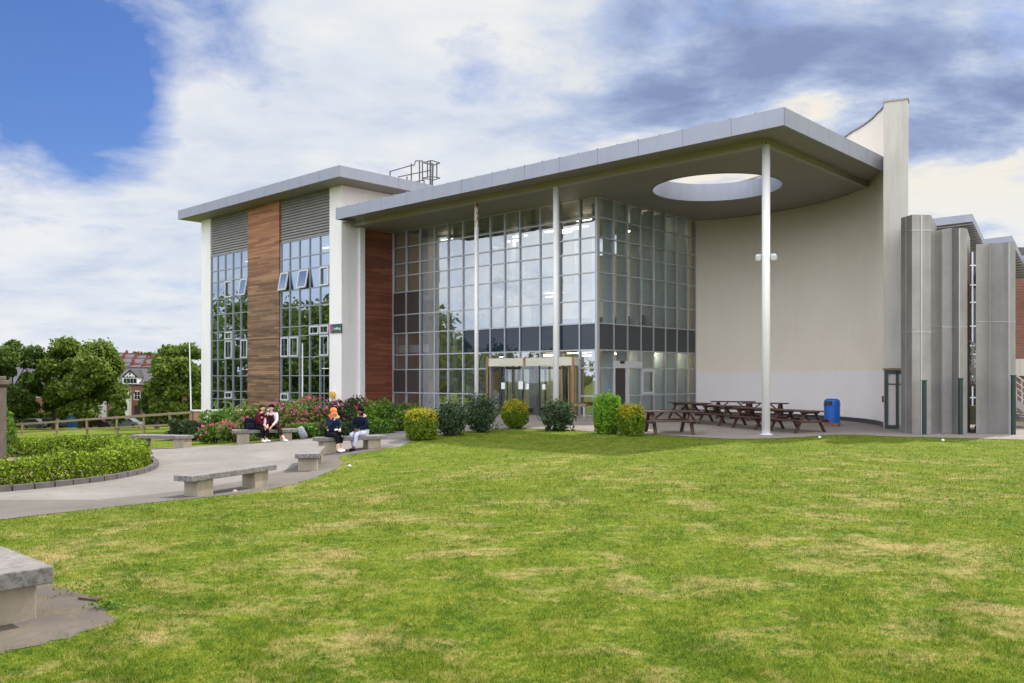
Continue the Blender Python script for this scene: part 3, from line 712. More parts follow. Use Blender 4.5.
# columns
def column(a, b, r, rust=False, lamps=False, label=None):
    z0 = tz(*wld(a,b).xy)
    c = MB().tube((a,b,z0-.1),(a,b,ZS-.05 if not rust else ZS-1.25),r,n=16).build('column', M['column'], BLD, smooth=True)
    m = c.data
    if label: c['label'] = label
    MB().tube((a,b,z0+.02),(a,b,z0+.05),r*1.6,n=16).build('base_plate', M['column'], c); cap = MB(); cap.box(a-.09,a+.09,b-.09,b+.09,ZS-.12,ZS+.02); cap.build('column_plate', M['rust'] if rust or lamps else M['column'], c)
    if rust: MB().tube((a,b,ZS-1.25),(a,b,ZS-.05),r*1.01,n=16).build('rusted_top', M['rust'], c)
    if lamps:
        st = MB()
        p = wld(a,b); d = Vector((p.x,p.y,0)).normalized()
        right = loc_of(B0+Vector((d.y,-d.x,0))); right.z = 0
        zz = CAMZ+(HZ-256)*p.y/FOC
        for s in (-1,1):
            f = MB(); q = Vector((a,b,zz))+right*s*.27
            f.sphere(q, .11, 1, 1, .8, n=10, m=6); f.bar(Vector((a,b,zz+.02)), q+Vector((0,0,.05)), .05); f.tube(q-Vector((0,0,.02)), q-Vector((0,0,.16)), .13, .10, 10)
            f.build('floodlight', M['frame'], c)
    return c
zc = lambda px,b: a_px(px,b)
column(zc(766,-3.15), -3.15, .145, lamps=True, label='tallest looking white column nearest the lawn, with two floodlights')
column(zc(556,-3.15), -3.15, .13, label='white column in front of the revolving entrance')
column(zc(476.5,-3.15), -3.15, .10, rust=True, label='slimmer white column with a rusted red top')
# curved wall -------------------------------------------------------
t_end = math.atan2(2.62,8.56); TW = .89
def wtop(t):
    d = math.degrees(t)
    return 12.72+.34*min(1, max(0, (d-17)/16)) if d < 52 else 13.06-(d-52)/60.0*1.3
cwm = MB(); seg = 72; ps_ = []
for k in range(seg+1):
    t = t_end+(t_left+.02-t_end)*k/seg; zt = wtop(t)
    (xi,yi),(xo,yo) = arc(t), arc(t, CR+TW); ps_.append((t,zt))
    cwm.v += [(xi,yi,-.6),(xi,yi,zt),(xo,yo,zt),(xo,yo,-.6)]
for k in range(seg):
    a = 4*k; b = a+4
    cwm.f += [(a,b,b+1,a+1),(a+1,b+1,b+2,a+2),(a+2,b+2,b+3,a+3)]
cwm.f += [(4*seg,4*seg+3,4*seg+2,4*seg+1)]
CWL = cwm.build('curved_wall', M['curve'], BLD, smooth=False)
for p in CWL.data.polygons: p.use_smooth = abs(p.normal.z) < .5 and p.index % 3 != 1
(xi,yi),(xo,yo) = arc(t_end), arc(t_end, CR+TW)
rad = Vector((math.cos(t_end), math.sin(t_end),0)); tan = Vector((math.sin(t_end),-math.cos(t_end),0))
e = MB(); P0 = Vector((xi,yi,0)); 
def endbox(mb, r0, r1, d0, d1, z0, z1):
    vs = []
    for z in (z0,z1):
        for r,d in ((r0,d0),(r1,d0),(r1,d1),(r0,d1)): vs.append(P0+rad*r+tan*d+Vector((0,0,z)))
    mb.add(vs, [(0,3,2,1),(4,5,6,7),(0,1,5,4),(1,2,6,5),(2,3,7,6),(3,0,4,7)])
endbox(e, -.002, TW+.002, -.001, .12, 2.12, 12.72); endbox(e, -.002, .03, -.001, .12, -.4, 2.12); endbox(e, .03, TW, -.001, .01, -.4, 2.12)
e.build('wall_end', M['endwall'], BLD)
cp = MB()
for k in range(seg):
    t0,z0 = ps_[k]; t1,z1 = ps_[k+1]
    q = [arc(t0,CR-.03),arc(t1,CR-.03),arc(t1,CR+TW+.03),arc(t0,CR+TW+.03)]; zz = [z0,z1,z1,z0]
    cp.add([(*q[i],zz[i]) for i in range(4)]+[(*q[i],zz[i]+.07) for i in range(4)], [(4,5,6,7),(0,1,5,4),(2,3,7,6),(0,4,7,3)])
endbox(cp, -.03, TW+.03, 0, .15, 12.72, 12.79)
cp.build('wall_coping', M['louvre'], BLD)
pl = MB()
for k in range(seg):
    t0 = ps_[k][0]; t1 = ps_[k+1][0]
    if t1 > t_left-.01: break
    q = [arc(t0,CR-.03),arc(t1,CR-.03),arc(t1,CR),arc(t0,CR)]
    pl.add([(*p,-.6) for p in q]+[(*p,.0) for p in q], [(4,5,6,7),(0,1,5,4)])
pl.build('wall_plinth', M['spandrel_grey'], BLD)
ln = MB(); endbox(ln, -.03, TW, .12, .16, 2.12, 2.2); ln.build('door_lintel', simple('lintel_brown', (.20,.15,.09), .8), BLD)
gd = MB()
endbox(gd, .04, .16, .05, .12, -.3, 2.1); endbox(gd, .44, .54, .05, .12, -.3, 2.1); endbox(gd, .16, .9, .05, .12, 1.98, 2.1); endbox(gd, .16,.44,.05,.12,-.3,-.05); endbox(gd,.16,.9,.07,.1,1.55,1.59)
G = gd.build('exit_door', M['green'], BLD)
k_ = MB(); endbox(k_, .16,.44,.055,.07,-.05,1.98); endbox(k_,.54,.9,.055,.07,-.05,1.98); k_.build('door_panel', M['endwall'], G)
k_ = MB(); endbox(k_, -.06,.0,.10,.18,.85,1.1); k_.build('door_keypad', M['black'], G)
# roof over atrium + back walls (interior)
it = MB(); it.box(AL+.01,-.25,8.8,9.0,-.2,9.05); it.box(AL+.01,-6.9,8.8,9.0,9.05,ZS+.1); it.box(-3.6,-.25,8.8,9.0,9.05,ZS+.1); it.box(-6.9,-3.6,8.8,9.0,10.16,ZS+.1)
for a in (-6.1,-5.2,-4.4): it.box(a-.10,a+.10,8.8,9.0,9.05,10.16)
it.build('back_wall', M['cream'], BLD)
MB().box(AL+.0,AL+.2,.2,8.8,-.2,ZS).build('side_wall', M['cream'], BLD)
MB().box(-.25,-.05,8.62,9.0,-.2,ZS).build('rear_return_wall', M['inwall'], BLD)
fl = MB(); fl.box(AL+.2,-.1,.2,8.79,-.3,.0); fl.box(AL+.2,-.14,4.8,8.79,3.25,3.7); fl.box(AL+.2,-7.5,6.0,8.79,6.9,7.3); fl.box(-6,-.14,2.6,4.8,3.25,3.7); fl.box(AL+.2,-12.2,.3,4.8,3.25,3.7); fl.box(AL+.2,-12.4,.3,6.0,6.2,6.5)
fl.build('floor_slab', M['inwall'], BLD)
for q_ in ((-11.5,-6.5,6.6,6.75,0,3.2),(-4.8,-.6,6.6,6.75,.0,3.2)): MB().box(*q_).build('partition', M['cream'], BLD)
MB().box(-5.8,-.5,3.25,3.33,3.7,4.75).build('maroon_screen', M['maroon'], BLD)
for k in range(6): MB().box(-5.6+k*.9,-5.6+k*.9+.6,4.2,4.6,3.7,5.0).build('maroon_chair_back', M['maroon'], BLD)
for k, (a,b) in enumerate(((-1.1,1.3),(-1.1,5.2),(-6.0,1.3),(-11,1.3),(-8.5,1.3),(-6,6),(-11,6))): MB().tube((a,b,0),(a,b,ZS),.17,n=12).build('interior_column', M['inwhite'], BLD, smooth=True)
for a in (-4.3,-12.9): MB().box(a-.16,a+.16,.35,.75,0,ZS).build('steel_stanchion', M['louvre'], BLD)
# staircase
st = MB()
def flight(a0,z0,a1,z1,b):
    n = 11
    st.bar((a0,b,z0+.1),(a1,b,z1+.1),.06,.5); st.bar((a0,b+1.5,z0+.1),(a1,b+1.5,z1+.1),.06,.5)
    for k in range(n):
        t = (k+.5)/n; a = a0+(a1-a0)*t; z = z0+(z1-z0)*(k+1)/n; st.box(a-.18,a+.18,b,b+1.5,z-.06,z)
flight(-8.2,0,-12.2,1.9,1.6); flight(-12.3,1.9,-8.6,3.6,3.3); flight(-8.4,3.7,-12.2,5.3,1.6); flight(-12.3,5.3,-9,7.2,3.3)
st.box(-13.6,-12.2,1.5,4.9,1.75,1.95); st.box(-13.6,-12.2,1.5,4.9,5.15,5.35)
SC = st.build('staircase', M['inwhite'], BLD)
hr_ = MB()
for a0,z0,a1,z1,b in ((-8.2,0,-12.2,1.9,1.55),(-8.4,3.7,-12.2,5.3,1.55),(-12.3,1.9,-8.6,3.6,3.25),(-12.3,5.3,-9,7.2,3.25)):
    for h in (.5,.8,1.1): hr_.bar((a0,b,z0+h),(a1,b,z1+h),.035)
    for k in range(8): t = k/7; a = a0+(a1-a0)*t; z = z0+(z1-z0)*t; hr_.bar((a,b,z),(a,b,z+1.1),.03)
hr_.build('handrail', M['frame'], SC)
bd = MB(); bd.box(AL+.3,-6,4.75,4.79,3.75,4.7); bd.box(AL+.3,-7.5,5.95,5.99,7.35,8.3); bd.build('balustrade', M['fin'], BLD)
lamp = emis('lamp_glow', (1,.88,.66), 5)  # some ceiling lamps are really lit, further ones added to brighten the interior
for a,b,z in ((-2.2,1.2,3.05),(-1.2,3.0,3.05),(-.9,5.4,3.0),(-5,2.5,3.05),(-2.3,.9,9.15),(-3.4,1.6,9.2),(-8,6,3.1),(-12,6,3.1),(-3,5.5,3.1),(-9,7.4,6.7),(-3,7,9.9),(-13,7.4,6.7),(-5,5,10.1),(-11,6,10.1),(-13.5,3,10.1),(-1.5,6,10.1),(-3,7.8,6.8),(-1,7.4,3.1),(-7,5,10.1),(-9.5,5,10.1),(-3.5,3.5,10.1),(-6,7,3.1)):
    MB().box(a-.5,a+.5,b-.12,b+.12,z-.04,z).build('ceiling_and_fill_lamp', lamp, BLD)
for a in (-29,-26.5,-20,-17.5):
    for z in (2.4,6.35,9.85): MB().box(a-.6,a+.6,-1.2,-.9,z-.04,z).build('ceiling_and_fill_lamp', lamp, BLD)
# roof ladder cage -------------------------------------------------
rr_ = MB(); rl = lambda px,py,Y=53.0: loc_of(at(px,py,Y))
def rb_(p, q, w=.055): rr_.bar(rl(*p), rl(*q), w)
rb_((390,171.5),(411,165.5)); rb_((411,165.5),(414.5,165)); rb_((414.5,165),(415.5,160.8)); rb_((415.5,160.8),(423,161)); rb_((398,177),(432,170)); rb_((414,182),(424,180))
rb_((390,171),(390,178)); rb_((407,176.5),(407,181)); rb_((411.3,163.5),(411.3,183)); rb_((419.5,161),(419.5,186)); rb_((422.5,161),(422.5,181)); rb_((427.5,162),(427.5,178)); rb_((436.8,163),(436.8,178))
rb_((423,162.5),(431.5,160.5)); rb_((431.5,160.5),(440,163)); rb_((440,163),(434,165)); rb_((434,165),(424,163))
rb_((423,178),(431.5,176.5)); rb_((431.5,176.5),(440,178)); rb_((440,178),(434,180)); rb_((434,180),(423,178.5))
rb_((424,180),(424.5,190)); rb_((430.3,160.5),(430.3,192),.07); rb_((433,164),(432,192),.07); rb_((422,184),(431,185.5)); rb_((420,190),(424.5,189))
for k in range(12): rb_((430.3,163+k*2.3),(433,163.3+k*2.3),.05)
rr_.build('roof_ladder_cage', M['roofrail'], BLD)
# sign & wall box (things of their own)
a0, a1 = a_px(329.8,BL-.06), a_px(341.3,BL-.06); Ys = wld((a0+a1)/2,BL).y
z1_, z0_ = CAMZ+(HZ-324)*Ys/FOC, CAMZ+(HZ-333)*Ys/FOC
SG = empty('building_sign', wld(a0,BL-.03,z0_), TH, 'dark green sign with white lettering and a pink edge on the white corner pier', 'sign')
Wd = a1-a0; Hd = z1_-z0_
MB().box(Wd*.14,Wd,-.03,.03,0,Hd).build('sign_board', simple('sign_green', (.03,.075,.075), .4), SG)
MB().box(0,Wd*.13,-.032,.03,0,Hd).build('sign_edge', simple('sign_pink', (.62,.04,.22), .4), SG)
def text_mesh(name, body, size, loc, parent, mat):
    cu = bpy.data.curves.new(name, 'FONT'); cu.body = body; cu.size = size; cu.extrude = .004; cu.align_x = 'LEFT'
    to = bpy.data.objects.new('tmp_text', cu); COL.objects.link(to); dg = bpy.context.evaluated_depsgraph_get(); dg.update()
    me = bpy.data.meshes.new_from_object(to.evaluated_get(dg)); bpy.data.objects.remove(to)
    o = link_mesh(name, me, mat, parent); o.location = loc; o.rotation_euler = (R(90),0,0); return o
text_mesh('sign_lettering', 'J', Hd*.55, (Wd*.19,-.036,Hd*.34), SG, simple('letter_green', (.25,.55,.45), .4))
text_mesh('sign_lettering', 'building', Hd*.40, (Wd*.36,-.036,Hd*.36), SG, simple('letter_white', (.8,.8,.8), .4))
pz = wld(a_px(332.3,BL-.1), BL-.08, CAMZ+(HZ-395)*Ys/FOC)
AB = empty('alarm_box', pz, TH, 'small round yellow alarm box low on the white corner pier', 'alarm box')
MB().add(*(lambda m:(m.v,m.f))(MB().tube((0,-.10,0),(0,.08,0),.20,.20,14))).build('alarm_cover', simple('alarm_yellow', (.75,.38,.02), .4), AB)
MB().box(-.05,.15,-.14,-.10,-.12,.08).build('alarm_front', simple('alarm_grey', (.35,.35,.33), .4), AB)
# ------------------------------------------------------------------ steel clad wing on the right
WG = empty('steel_clad_wing', (15.5,31.5,-.2), 0, 'wing with tall folded brushed steel panels and angled roofs at the right edge', 'building')
WO = Vector((15.5,31.5,-.2))
def W(px, py, Y): return at(px,py,Y)-WO
def Wg(px, Y, z): return Vector(((px-512)/FOC*Y, Y, z))-WO
def folded(name, pts, back, seams, joints, label=None):
    """pts: (px, Y, ytop) along the folded front"""
    tops = [W(p[0],p[2],p[1]) for p in pts]; n = len(pts)
    pl = [Vector((t.x,t.y,0)) for t in tops]
    pb = [p+Vector((.58*back,back,0)) for p in (pl[-1], pl[0])]
    ring = pl+pb; tz_ = [t.z for t in tops]+[tops[-1].z, tops[0].z]; m = len(ring)
    mb = MB(); mb.add([(p.x,p.y,-.15) for p in ring]+[(p.x,p.y,z) for p,z in zip(ring,tz_)], [tuple(range(m-1,-1,-1)), tuple(range(m,2*m))]+[(k,(k+1)%m,(k+1)%m+m,k+m) for k in range(m)])
    o = mb.build(name, M['steel'], WG)
    if label: o['label'] = label
    sm = MB()
    def front(px):
        for i in range(n-1):
            if pts[i][0] <= px <= pts[i+1][0]:
                t = (px-pts[i][0])/(pts[i+1][0]-pts[i][0]); return pl[i].lerp(pl[i+1],t), tops[i].z+(tops[i+1].z-tops[i].z)*t, (pl[i+1]-pl[i]).normalized()
    for px, w in seams:
        p, zt, d = front(px); nrm = Vector((d.y,-d.x,0))
        sm.bar(p+nrm*.003+Vector((0,0,-.1)), p+nrm*.003+Vector((0,0,zt-.02)), w, .03, up=nrm)
    for y in joints:
        for i in range(n-1):
            a = W(pts[i][0],y,pts[i][1]); b = W(pts[i+1][0],y,pts[i+1][1]); d = (b-a).normalized(); nrm = Vector((d.y,-d.x,0))
            sm.bar(a+nrm*.004, b+nrm*.004, .03, .035)
    if sm.v: sm.build('panel_seam', M['seam'], o)
    return o
folded('steel_panel', [(901,32.0,218),(912,30.9,214.6),(931,31.0,214.8)], 2.2, [(906,.03),(921.3,.06)], [230.3,332.0], 'leftmost folded steel panel, the tallest, beside the curved wall')
folded('steel_panel', [(931.2,31.05,231.6),(941.5,31.35,229.5),(952,31.25,227.6),(959.5,30.75,227.8),(967,30.95,228.4)], 2.2, [(941.4,.05),(959.2,.06)], [327.0], 'middle folded steel panel')
folded('steel_panel', [(976,31.2,244.3),(990,31.35,243.4),(1003,31.0,242.5),(1010,30.8,242),(1015.5,31.1,241.8)], 2.2, [(989.7,.055),(1009.3,.05)], [321.8], 'right folded steel panel beside the outside stairs')
def wroof(A, B, C, th, label):
    A, B, C = W(*A), W(*B), W(*C); D = A+(C-B)*1.0
    E = D; top = [A,B,C,E]; mb = MB()
    dn = Vector((0,0,-th)); mb.add(top+[p+dn for p in top], [(0,1,2,3),(0,4,5,1),(1,5,6,2),(2,6,7,3),(3,7,4,0)])
    o = mb.build('wing_roof', M['fascia'], WG)
    mb = MB(); s = (A+B+C+E)/4; q = [s+(p-s)*.985+dn*1.02 for p in top]; mb.add(q, [(3,2,1,0)])
    # ribs under the eaves
    for k in range(14):
        t = (k+.5)/14; a = q[1].lerp(q[2],t); b = q[0].lerp(q[3],t); mb.bar(a+Vector((0,0,-.03)), b+Vector((0,0,-.03)), .09, .05)
    mb.build('roof_underside', M['louvre'], o)
wroof((925,219.5,34.0),(972.5,213.8,33.4),(986,243,37.2),.30,'')
wroof((983,239.2,34.0),(1012,235.6,33.6),(1030,272,38.2),.26,'')
wroof((1021,256,37.0),(1045,252,36.5),(1068,290,41),.26,'')
bk = MB()
p0, p1 = Wg(977,41,0), Wg(1110,41,0); bk.box(p0.x, p1.x, p0.y, p0.y+.3, -.2, 6.9)
bk.build('brick_wall', M['brick'], WG)
p0, p1 = Wg(1010,40.9,0), Wg(1110,40.9,0); MB().box(p0.x,p1.x,p0.y-.1,p0.y,2.1,2.9).build('concrete_band', M['endwall'], WG)
gw = MB(); p0, p1 = Wg(935,40,0), Wg(984,40,0); cols = 8
for k in range(cols+1): x = p0.x+(p1.x-p0.x)*k/cols; gw.box(x-.03,x+.03,p0.y-.08,p0.y+.05,-.1,8.0)
for z in (.1,1.1,2.3,3.1,3.5,4.4,5.5,6.3,7.2,8.0): gw.box(p0.x,p1.x,p0.y-.07,p0.y+.04,z-.03,z+.03)
gw_ = gw.build('wing_glazing', M['frame'], WG); MB().quad((p0.x,p0.y,-.1),(p1.x,p0.y,-.1),(p1.x,p0.y,8),(p0.x,p0.y,8)).build('glass_pane', M['spandrel_glass'], gw_)
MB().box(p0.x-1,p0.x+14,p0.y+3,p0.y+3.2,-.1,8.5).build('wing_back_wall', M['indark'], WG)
# outside stairs
so = Vector((18.6,34.6,tz(18.6,34.6)))
ST = empty('outside_staircase', so, 0, 'grey metal outside stairs with railings behind the folded steel panels', 'stairs')
A_ = at(948,352,34.6)-so; B_ = at(1040,421,34.6)-so
fl_ = MB(); 
for dy in (0,1.2): fl_.bar(A_+Vector((0,dy,0)), B_+Vector((0,dy,0)), .06, .26)
fl_.build('stringer', M['louvre'], ST); tr_ = MB()
for k in range(22): p = A_.lerp(B_,(k+.5)/22); tr_.box(p.x-.14,p.x+.14,p.y,p.y+1.2,p.z-.0,p.z+.04)
tr_.build('tread', M['louvre'], ST); hr2 = MB()
for dy in (0,1.2):
    for h in (.35,.6,.85,1.1): hr2.bar(A_+Vector((0,dy,h)), B_+Vector((0,dy,h)), .04 if h<1 else .06)
    for k in range(16): p = A_.lerp(B_,k/15)+Vector((0,dy,0)); hr2.bar(p, p+Vector((0,0,1.1)), .035)
hr2.build('handrail', M['seam'], ST)
ls = MB(); ls.box(A_.x-1.5,A_.x,A_.y,A_.y+1.2,A_.z-.1,A_.z); 
for x in (A_.x-1.4, A_.x-.1): 
    for y in (.05,1.15): ls.bar((x,A_.y+y,0),(x,A_.y+y,A_.z),.1)
ls.build('landing', M['louvre'], ST)
# cream wheeled box
p = gnd(970.5,433.5); tb = empty('wheeled_box', (p.x,33.6,tz(p.x,33.6)), 0, 'cream wheeled box glimpsed between two steel panels', 'trolley')
tb.location = Vector(((970.5-512)/FOC*33.6, 33.6, tz(17.8,33.6)))
MB().box(-.32,.22,-.25,.25,.22,.95).build('box_body', M['cream'], tb, bevel=.02); MB().tube((.15,-.26,.11),(.15,-.20,.11),.11,n=14).tube((-.22,-.26,.08),(-.22,-.2,.08),.08,n=12).build('wheel', M['black'], tb)
# green posts
for i,(px,yt,lab) in enumerate(((924.3,381,'left of three dark green posts in front of the steel panels'),(960.6,379,'middle dark green post in front of the steel panels'),(1013.4,376,'right dark green post beside the outside stairs'))):
    Y = 30.55; z0 = tz((px-512)/FOC*Y, Y); z1 = CAMZ+(HZ-yt)*Y/FOC
    e_ = empty('green_post', ((px-512)/FOC*Y, Y, z0), 0, lab, 'post', 'green posts along the steel panels')
    MB().box(-.065,.065,-.05,.05,-.1,z1-z0).build('post_shaft', M['green'], e_, bevel=.01)
    MB().box(-.08,.08,-.065,.065,z1-z0,z1-z0+.03).build('post_cap', M['green'], e_)

# ------------------------------------------------------------------ benches
def bench(pl, pr, width, label, leg_in=(.16,.16), top=.45, away=True, thick=.115):
    pl = Vector(pl); pr = Vector(pr); d = (pr-pl); d.z = 0; L = d.length; d.normalize(); nrm = Vector((-d.y,d.x,0))
    c = (pl+pr)/2 + nrm*width/2; z = tz(*((pl+pr)/2).xy)
    b = empty('stone_bench', (c.x,c.y,z), math.atan2(d.y,d.x), label, 'bench', 'stone slab benches')
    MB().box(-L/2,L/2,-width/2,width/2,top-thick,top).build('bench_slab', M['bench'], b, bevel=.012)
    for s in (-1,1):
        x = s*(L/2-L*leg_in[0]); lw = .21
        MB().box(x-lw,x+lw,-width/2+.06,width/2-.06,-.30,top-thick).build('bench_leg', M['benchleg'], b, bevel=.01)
    b['_L'] = L; del b['_L']
    return b, c, d, nrm, z, L
near_b = bench(gnd(192,498), gnd(277,485.5), .48, 'concrete slab bench alone at the lawn edge in front of the round hedge bed', (.17,.17))
pb = bench(gnd(318.5,455), gnd(386.5,447.2), .58, 'concrete slab bench with the orange-haired person and the person in the dark coat', (.17,.17))
rb2 = bench(gnd(232,445), gnd(297,440), .55, 'concrete slab bench against the pink shrubs with two people and a black bag', (.17,.17))
fb2 = bench(gnd(130,449.5), gnd(184,448.2), .6, 'concrete slab bench behind the round hedge, on the far grass edge', (.12,.12), top=.48)
mn = gnd(307,471.5); mf = gnd(314.5,461.8); dd = (mf-mn); dd.z=0; dd.normalize(); wv = Vector((dd.y,-dd.x,0))
mf = mn+dd*2.5
mb_ = bench(mn+wv*.30, mf+wv*.30, .60, 'concrete slab bench seen end-on between the lone bench and the seated pair', (.14,.14))
cN = Vector((-3.44,6.5,0)); ld = Vector((-.74,.672,0)).normalized(); wd = Vector((-ld.y*-1, 0, 0)); wd = Vector((-ld.y, ld.x, 0))
fb3 = bench(cN, cN+ld*3.0, .66, 'concrete slab bench cut off by the left edge in the foreground', (.13,.13), top=.45, thick=.13)

# ------------------------------------------------------------------ people
def skinned(name, nodes, edges, mat, parent, sub=2, root=0, smooth=True):
    keys = list(nodes); ix = {k:i for i,k in enumerate(keys)}
    me = bpy.data.meshes.new(name); me.from_pydata([nodes[k][0] for k in keys], [(ix[a],ix[b]) for a,b in edges], []); me.update()
    o = bpy.data.objects.new('tmp_skin', me); COL.objects.link(o)
    o.modifiers.new('skin','SKIN'); sv = me.skin_vertices[0].data
    for k in keys:
        r = nodes[k][1]; sv[ix[k]].radius = r if isinstance(r, tuple) else (r, r); sv[ix[k]].use_root = (ix[k]==root)
    ss = o.modifiers.new('sub','SUBSURF'); ss.levels = sub; ss.render_levels = sub
    dg = bpy.context.evaluated_depsgraph_get(); dg.update()
    m2 = bpy.data.meshes.new_from_object(o.evaluated_get(dg)); bpy.data.objects.remove(o)
    m2.materials.clear(); return link_mesh(name, m2, mat, parent, smooth)
def person(pos, face, label, skin, top, legs_c, shoe, hair, lean=.1, arms=None, legs=None, head=(0,.0), long_hair=False, trouser_end=.9, coat=False, group=None, scale=1.0, hood=None, bib=None, ponytail=False):
    ang = math.atan2(face[1], face[0])-math.pi/2
    P = empty('person', pos, ang, label, 'person', group); P.scale = (scale,)*3
    V = Vector; l = lean
    J = {'pelvis':(V((0,0,.56)),(.135,.11)),'belly':(V((0,l*.35,.73)),(.115,.09)),'chest':(V((0,l*.8,.93)),(.135,.095)),'neck0':(V((0,l,1.06)),.05),
         'neck1':(V((0,l+.02,1.12)),.048),'head':(V((head[0]*.3,l+.05+head[1]*.5,1.20)),(.088,.10)),'crown':(V((head[0]*.3,l+.035+head[1]*.5,1.255)),(.07,.085))}
    E = [('pelvis','belly'),('belly','chest'),('chest','neck0'),('neck0','neck1'),('neck1','head'),('head','crown')]
    legs = legs or [((.10,.46,.52),(.10,.44,.10)),((-.10,.46,.52),(-.10,.44,.10))]
    arms = arms or [((.24,.16,.78),(.10,.36,.66)),((-.24,.16,.78),(-.10,.36,.66))]
    for i, s in enumerate((1,-1)):
        k, a = V(legs[i][0]), V(legs[i][1]); d = (a-k); fwd = V((k.x-s*.09, k.y, 0)).normalized() if len(legs[i])<3 else V(legs[i][2]).normalized()
        toe = a+fwd*.16+V((0,0,-.055))
        J['hip%d'%i] = (V((s*.09,.03,.54)),.085); J['knee%d'%i] = (k,.062); J['calf%d'%i] = (k.lerp(a,.35)-fwd*.01,.058); J['ankle%d'%i] = (a,.038); J['toe%d'%i] = (toe,(.036,.025))
        E += [('pelvis','hip%d'%i),('hip%d'%i,'knee%d'%i),('knee%d'%i,'calf%d'%i),('calf%d'%i,'ankle%d'%i),('ankle%d'%i,'toe%d'%i)]
        el, wr = V(arms[i][0]), V(arms[i][1]); hd = (wr-el).normalized(); palm = wr+hd*.06
        J['sh%d'%i] = (V((s*.17,l*.85,1.0)),.055); J['el%d'%i] = (el,.040); J['wr%d'%i] = (wr,.026); J['palm%d'%i] = (palm,(.036,.02))
        E += [('chest','sh%d'%i),('sh%d'%i,'el%d'%i),('el%d'%i,'wr%d'%i),('wr%d'%i,'palm%d'%i)]
        side = hd.cross(V((0,0,1))); side = side.normalized() if side.length > .1 else V((1,0,0)); dn = side.cross(hd)
        for f in range(4):
            off = side*((f-1.5)*.019); ln = (.062,.072,.068,.052)[f]
            J['f%d%d'%(i,f)] = (palm+off+hd*.035,.009); J['g%d%d'%(i,f)] = (palm+off+hd*(.035+ln*.6)-dn*.012,.0085); J['h%d%d'%(i,f)] = (palm+off+hd*(.03+ln*.8)-dn*.035,.007)
            E += [('palm%d'%i,'f%d%d'%(i,f)),('f%d%d'%(i,f),'g%d%d'%(i,f)),('g%d%d'%(i,f),'h%d%d'%(i,f))]
        J['t%d'%i] = (palm-hd*.02+side*(.04*-s),.011); J['u%d'%i] = (palm+hd*.03+side*(.05*-s)-dn*.01,.009)
        E += [('palm%d'%i,'t%d'%i),('t%d'%i,'u%d'%i)]
    body = skinned('person_body', J, E, skin, P)
    def sub(keys, grow, edges, ext={}):
        d = {}
        for k in keys:
            co, r = J[k]; r = tuple(x+grow for x in r) if isinstance(r, tuple) else r+grow; d[k] = (co, r)
        d.update(ext); return d, edges
    # top
    g = .03 if coat else .016
    ext = {'c%d'%i:(J['el%d'%i][0].lerp(J['wr%d'%i][0],.88), .034+g*.6) for i in (0,1)}
    ext['nk'] = (J['chest'][0].lerp(J['neck0'][0],.75), .075+g)
    n_, e_ = sub(['pelvis','belly','chest','sh0','sh1','el0','el1'], g, [('pelvis','belly'),('belly','chest'),('chest','nk'),('chest','sh0'),('chest','sh1'),('sh0','el0'),('sh1','el1'),('el0','c0'),('el1','c1')], ext)
    skinned('jacket' if coat else 'top', n_, e_, top, P)
    ext = {}
    for i in (0,1): ext['k%d'%i] = (J['calf%d'%i][0].lerp(J['ankle%d'%i][0], trouser_end if trouser_end<1 else .97), .052)
    n_, e_ = sub(['pelvis','hip0','hip1','knee0','knee1','calf0','calf1'], .014, [('pelvis','hip0'),('pelvis','hip1'),('hip0','knee0'),('hip1','knee1'),('knee0','calf0'),('knee1','calf1'),('calf0','k0'),('calf1','k1')], ext)
    skinned('trousers', n_, e_, legs_c, P)
    for i in (0,1):
        a = J['ankle%d'%i][0]; t = J['toe%d'%i][0]; f = (t-a); f.z = 0; f.normalize()
        zb = t.z
        skinned('shoe', {'a':(a+V((0,0,-.01)),.050),'h':(V((a.x,a.y,zb))-f*.05+V((0,0,.01)),.048),'m':(V((a.x,a.y,zb+.01))+f*.09,(.05,.042)),'t':(V((a.x,a.y,zb))+f*.20,(.045,.03))},[('a','m'),('h','m'),('m','t')], shoe, P, root=2)
    hc_ = J['head'][0]; cr = J['crown'][0]
    if long_hair:
        H_ = {'c':(cr+V((0,-.035,.01)),(.115,.10)),'b':(hc_+V((0,-.07,-.02)),(.105,.07)),'d':(hc_+V((0,-.10,-.18)),(.115,.06)),'e':(V((0,-.10+l*.4,.86)),(.10,.05)),'f':(V((0,-.13,.68)),(.07,.035)),
              's0':(hc_+V((.085,.02,-.06)),(.03,.04)),'s1':(hc_+V((-.085,.02,-.06)),(.03,.04)),'u0':(V((.11,l+.03,.97)),.03),'u1':(V((-.11,l+.03,.97)),.03)}
        MB().sphere((cr.x,cr.y-.025,cr.z+.018),.112,1,1.0,.85,n=16,m=10).build('hair_crown', hair, P, smooth=True)
        skinned('hair', H_, [('c','b'),('b','d'),('d','e'),('e','f'),('c','s0'),('c','s1'),('s0','u0'),('s1','u1')], hair, P)
    else:
        hm = MB(); hm.sphere((cr.x,cr.y-.028,cr.z+.022),.104,1,1.0,.80,n=16,m=10); hm.sphere((hc_.x,hc_.y-.045,hc_.z-.01),.095,1,.85,1.1,n=14,m=8)
        if ponytail: hm.sphere((hc_.x,hc_.y-.12,hc_.z-.10),.06,.9,.8,2.4,n=10,m=8)
        hm.build('hair', hair, P, smooth=True)
    fy = hc_.y+.088
    eyes = MB(); eyes.sphere((hc_.x-.032,fy-.008,hc_.z+.03),.012,n=8,m=6); eyes.sphere((hc_.x+.032,fy-.008,hc_.z+.03),.012,n=8,m=6); eyes.build('eyes', M['black'], P)
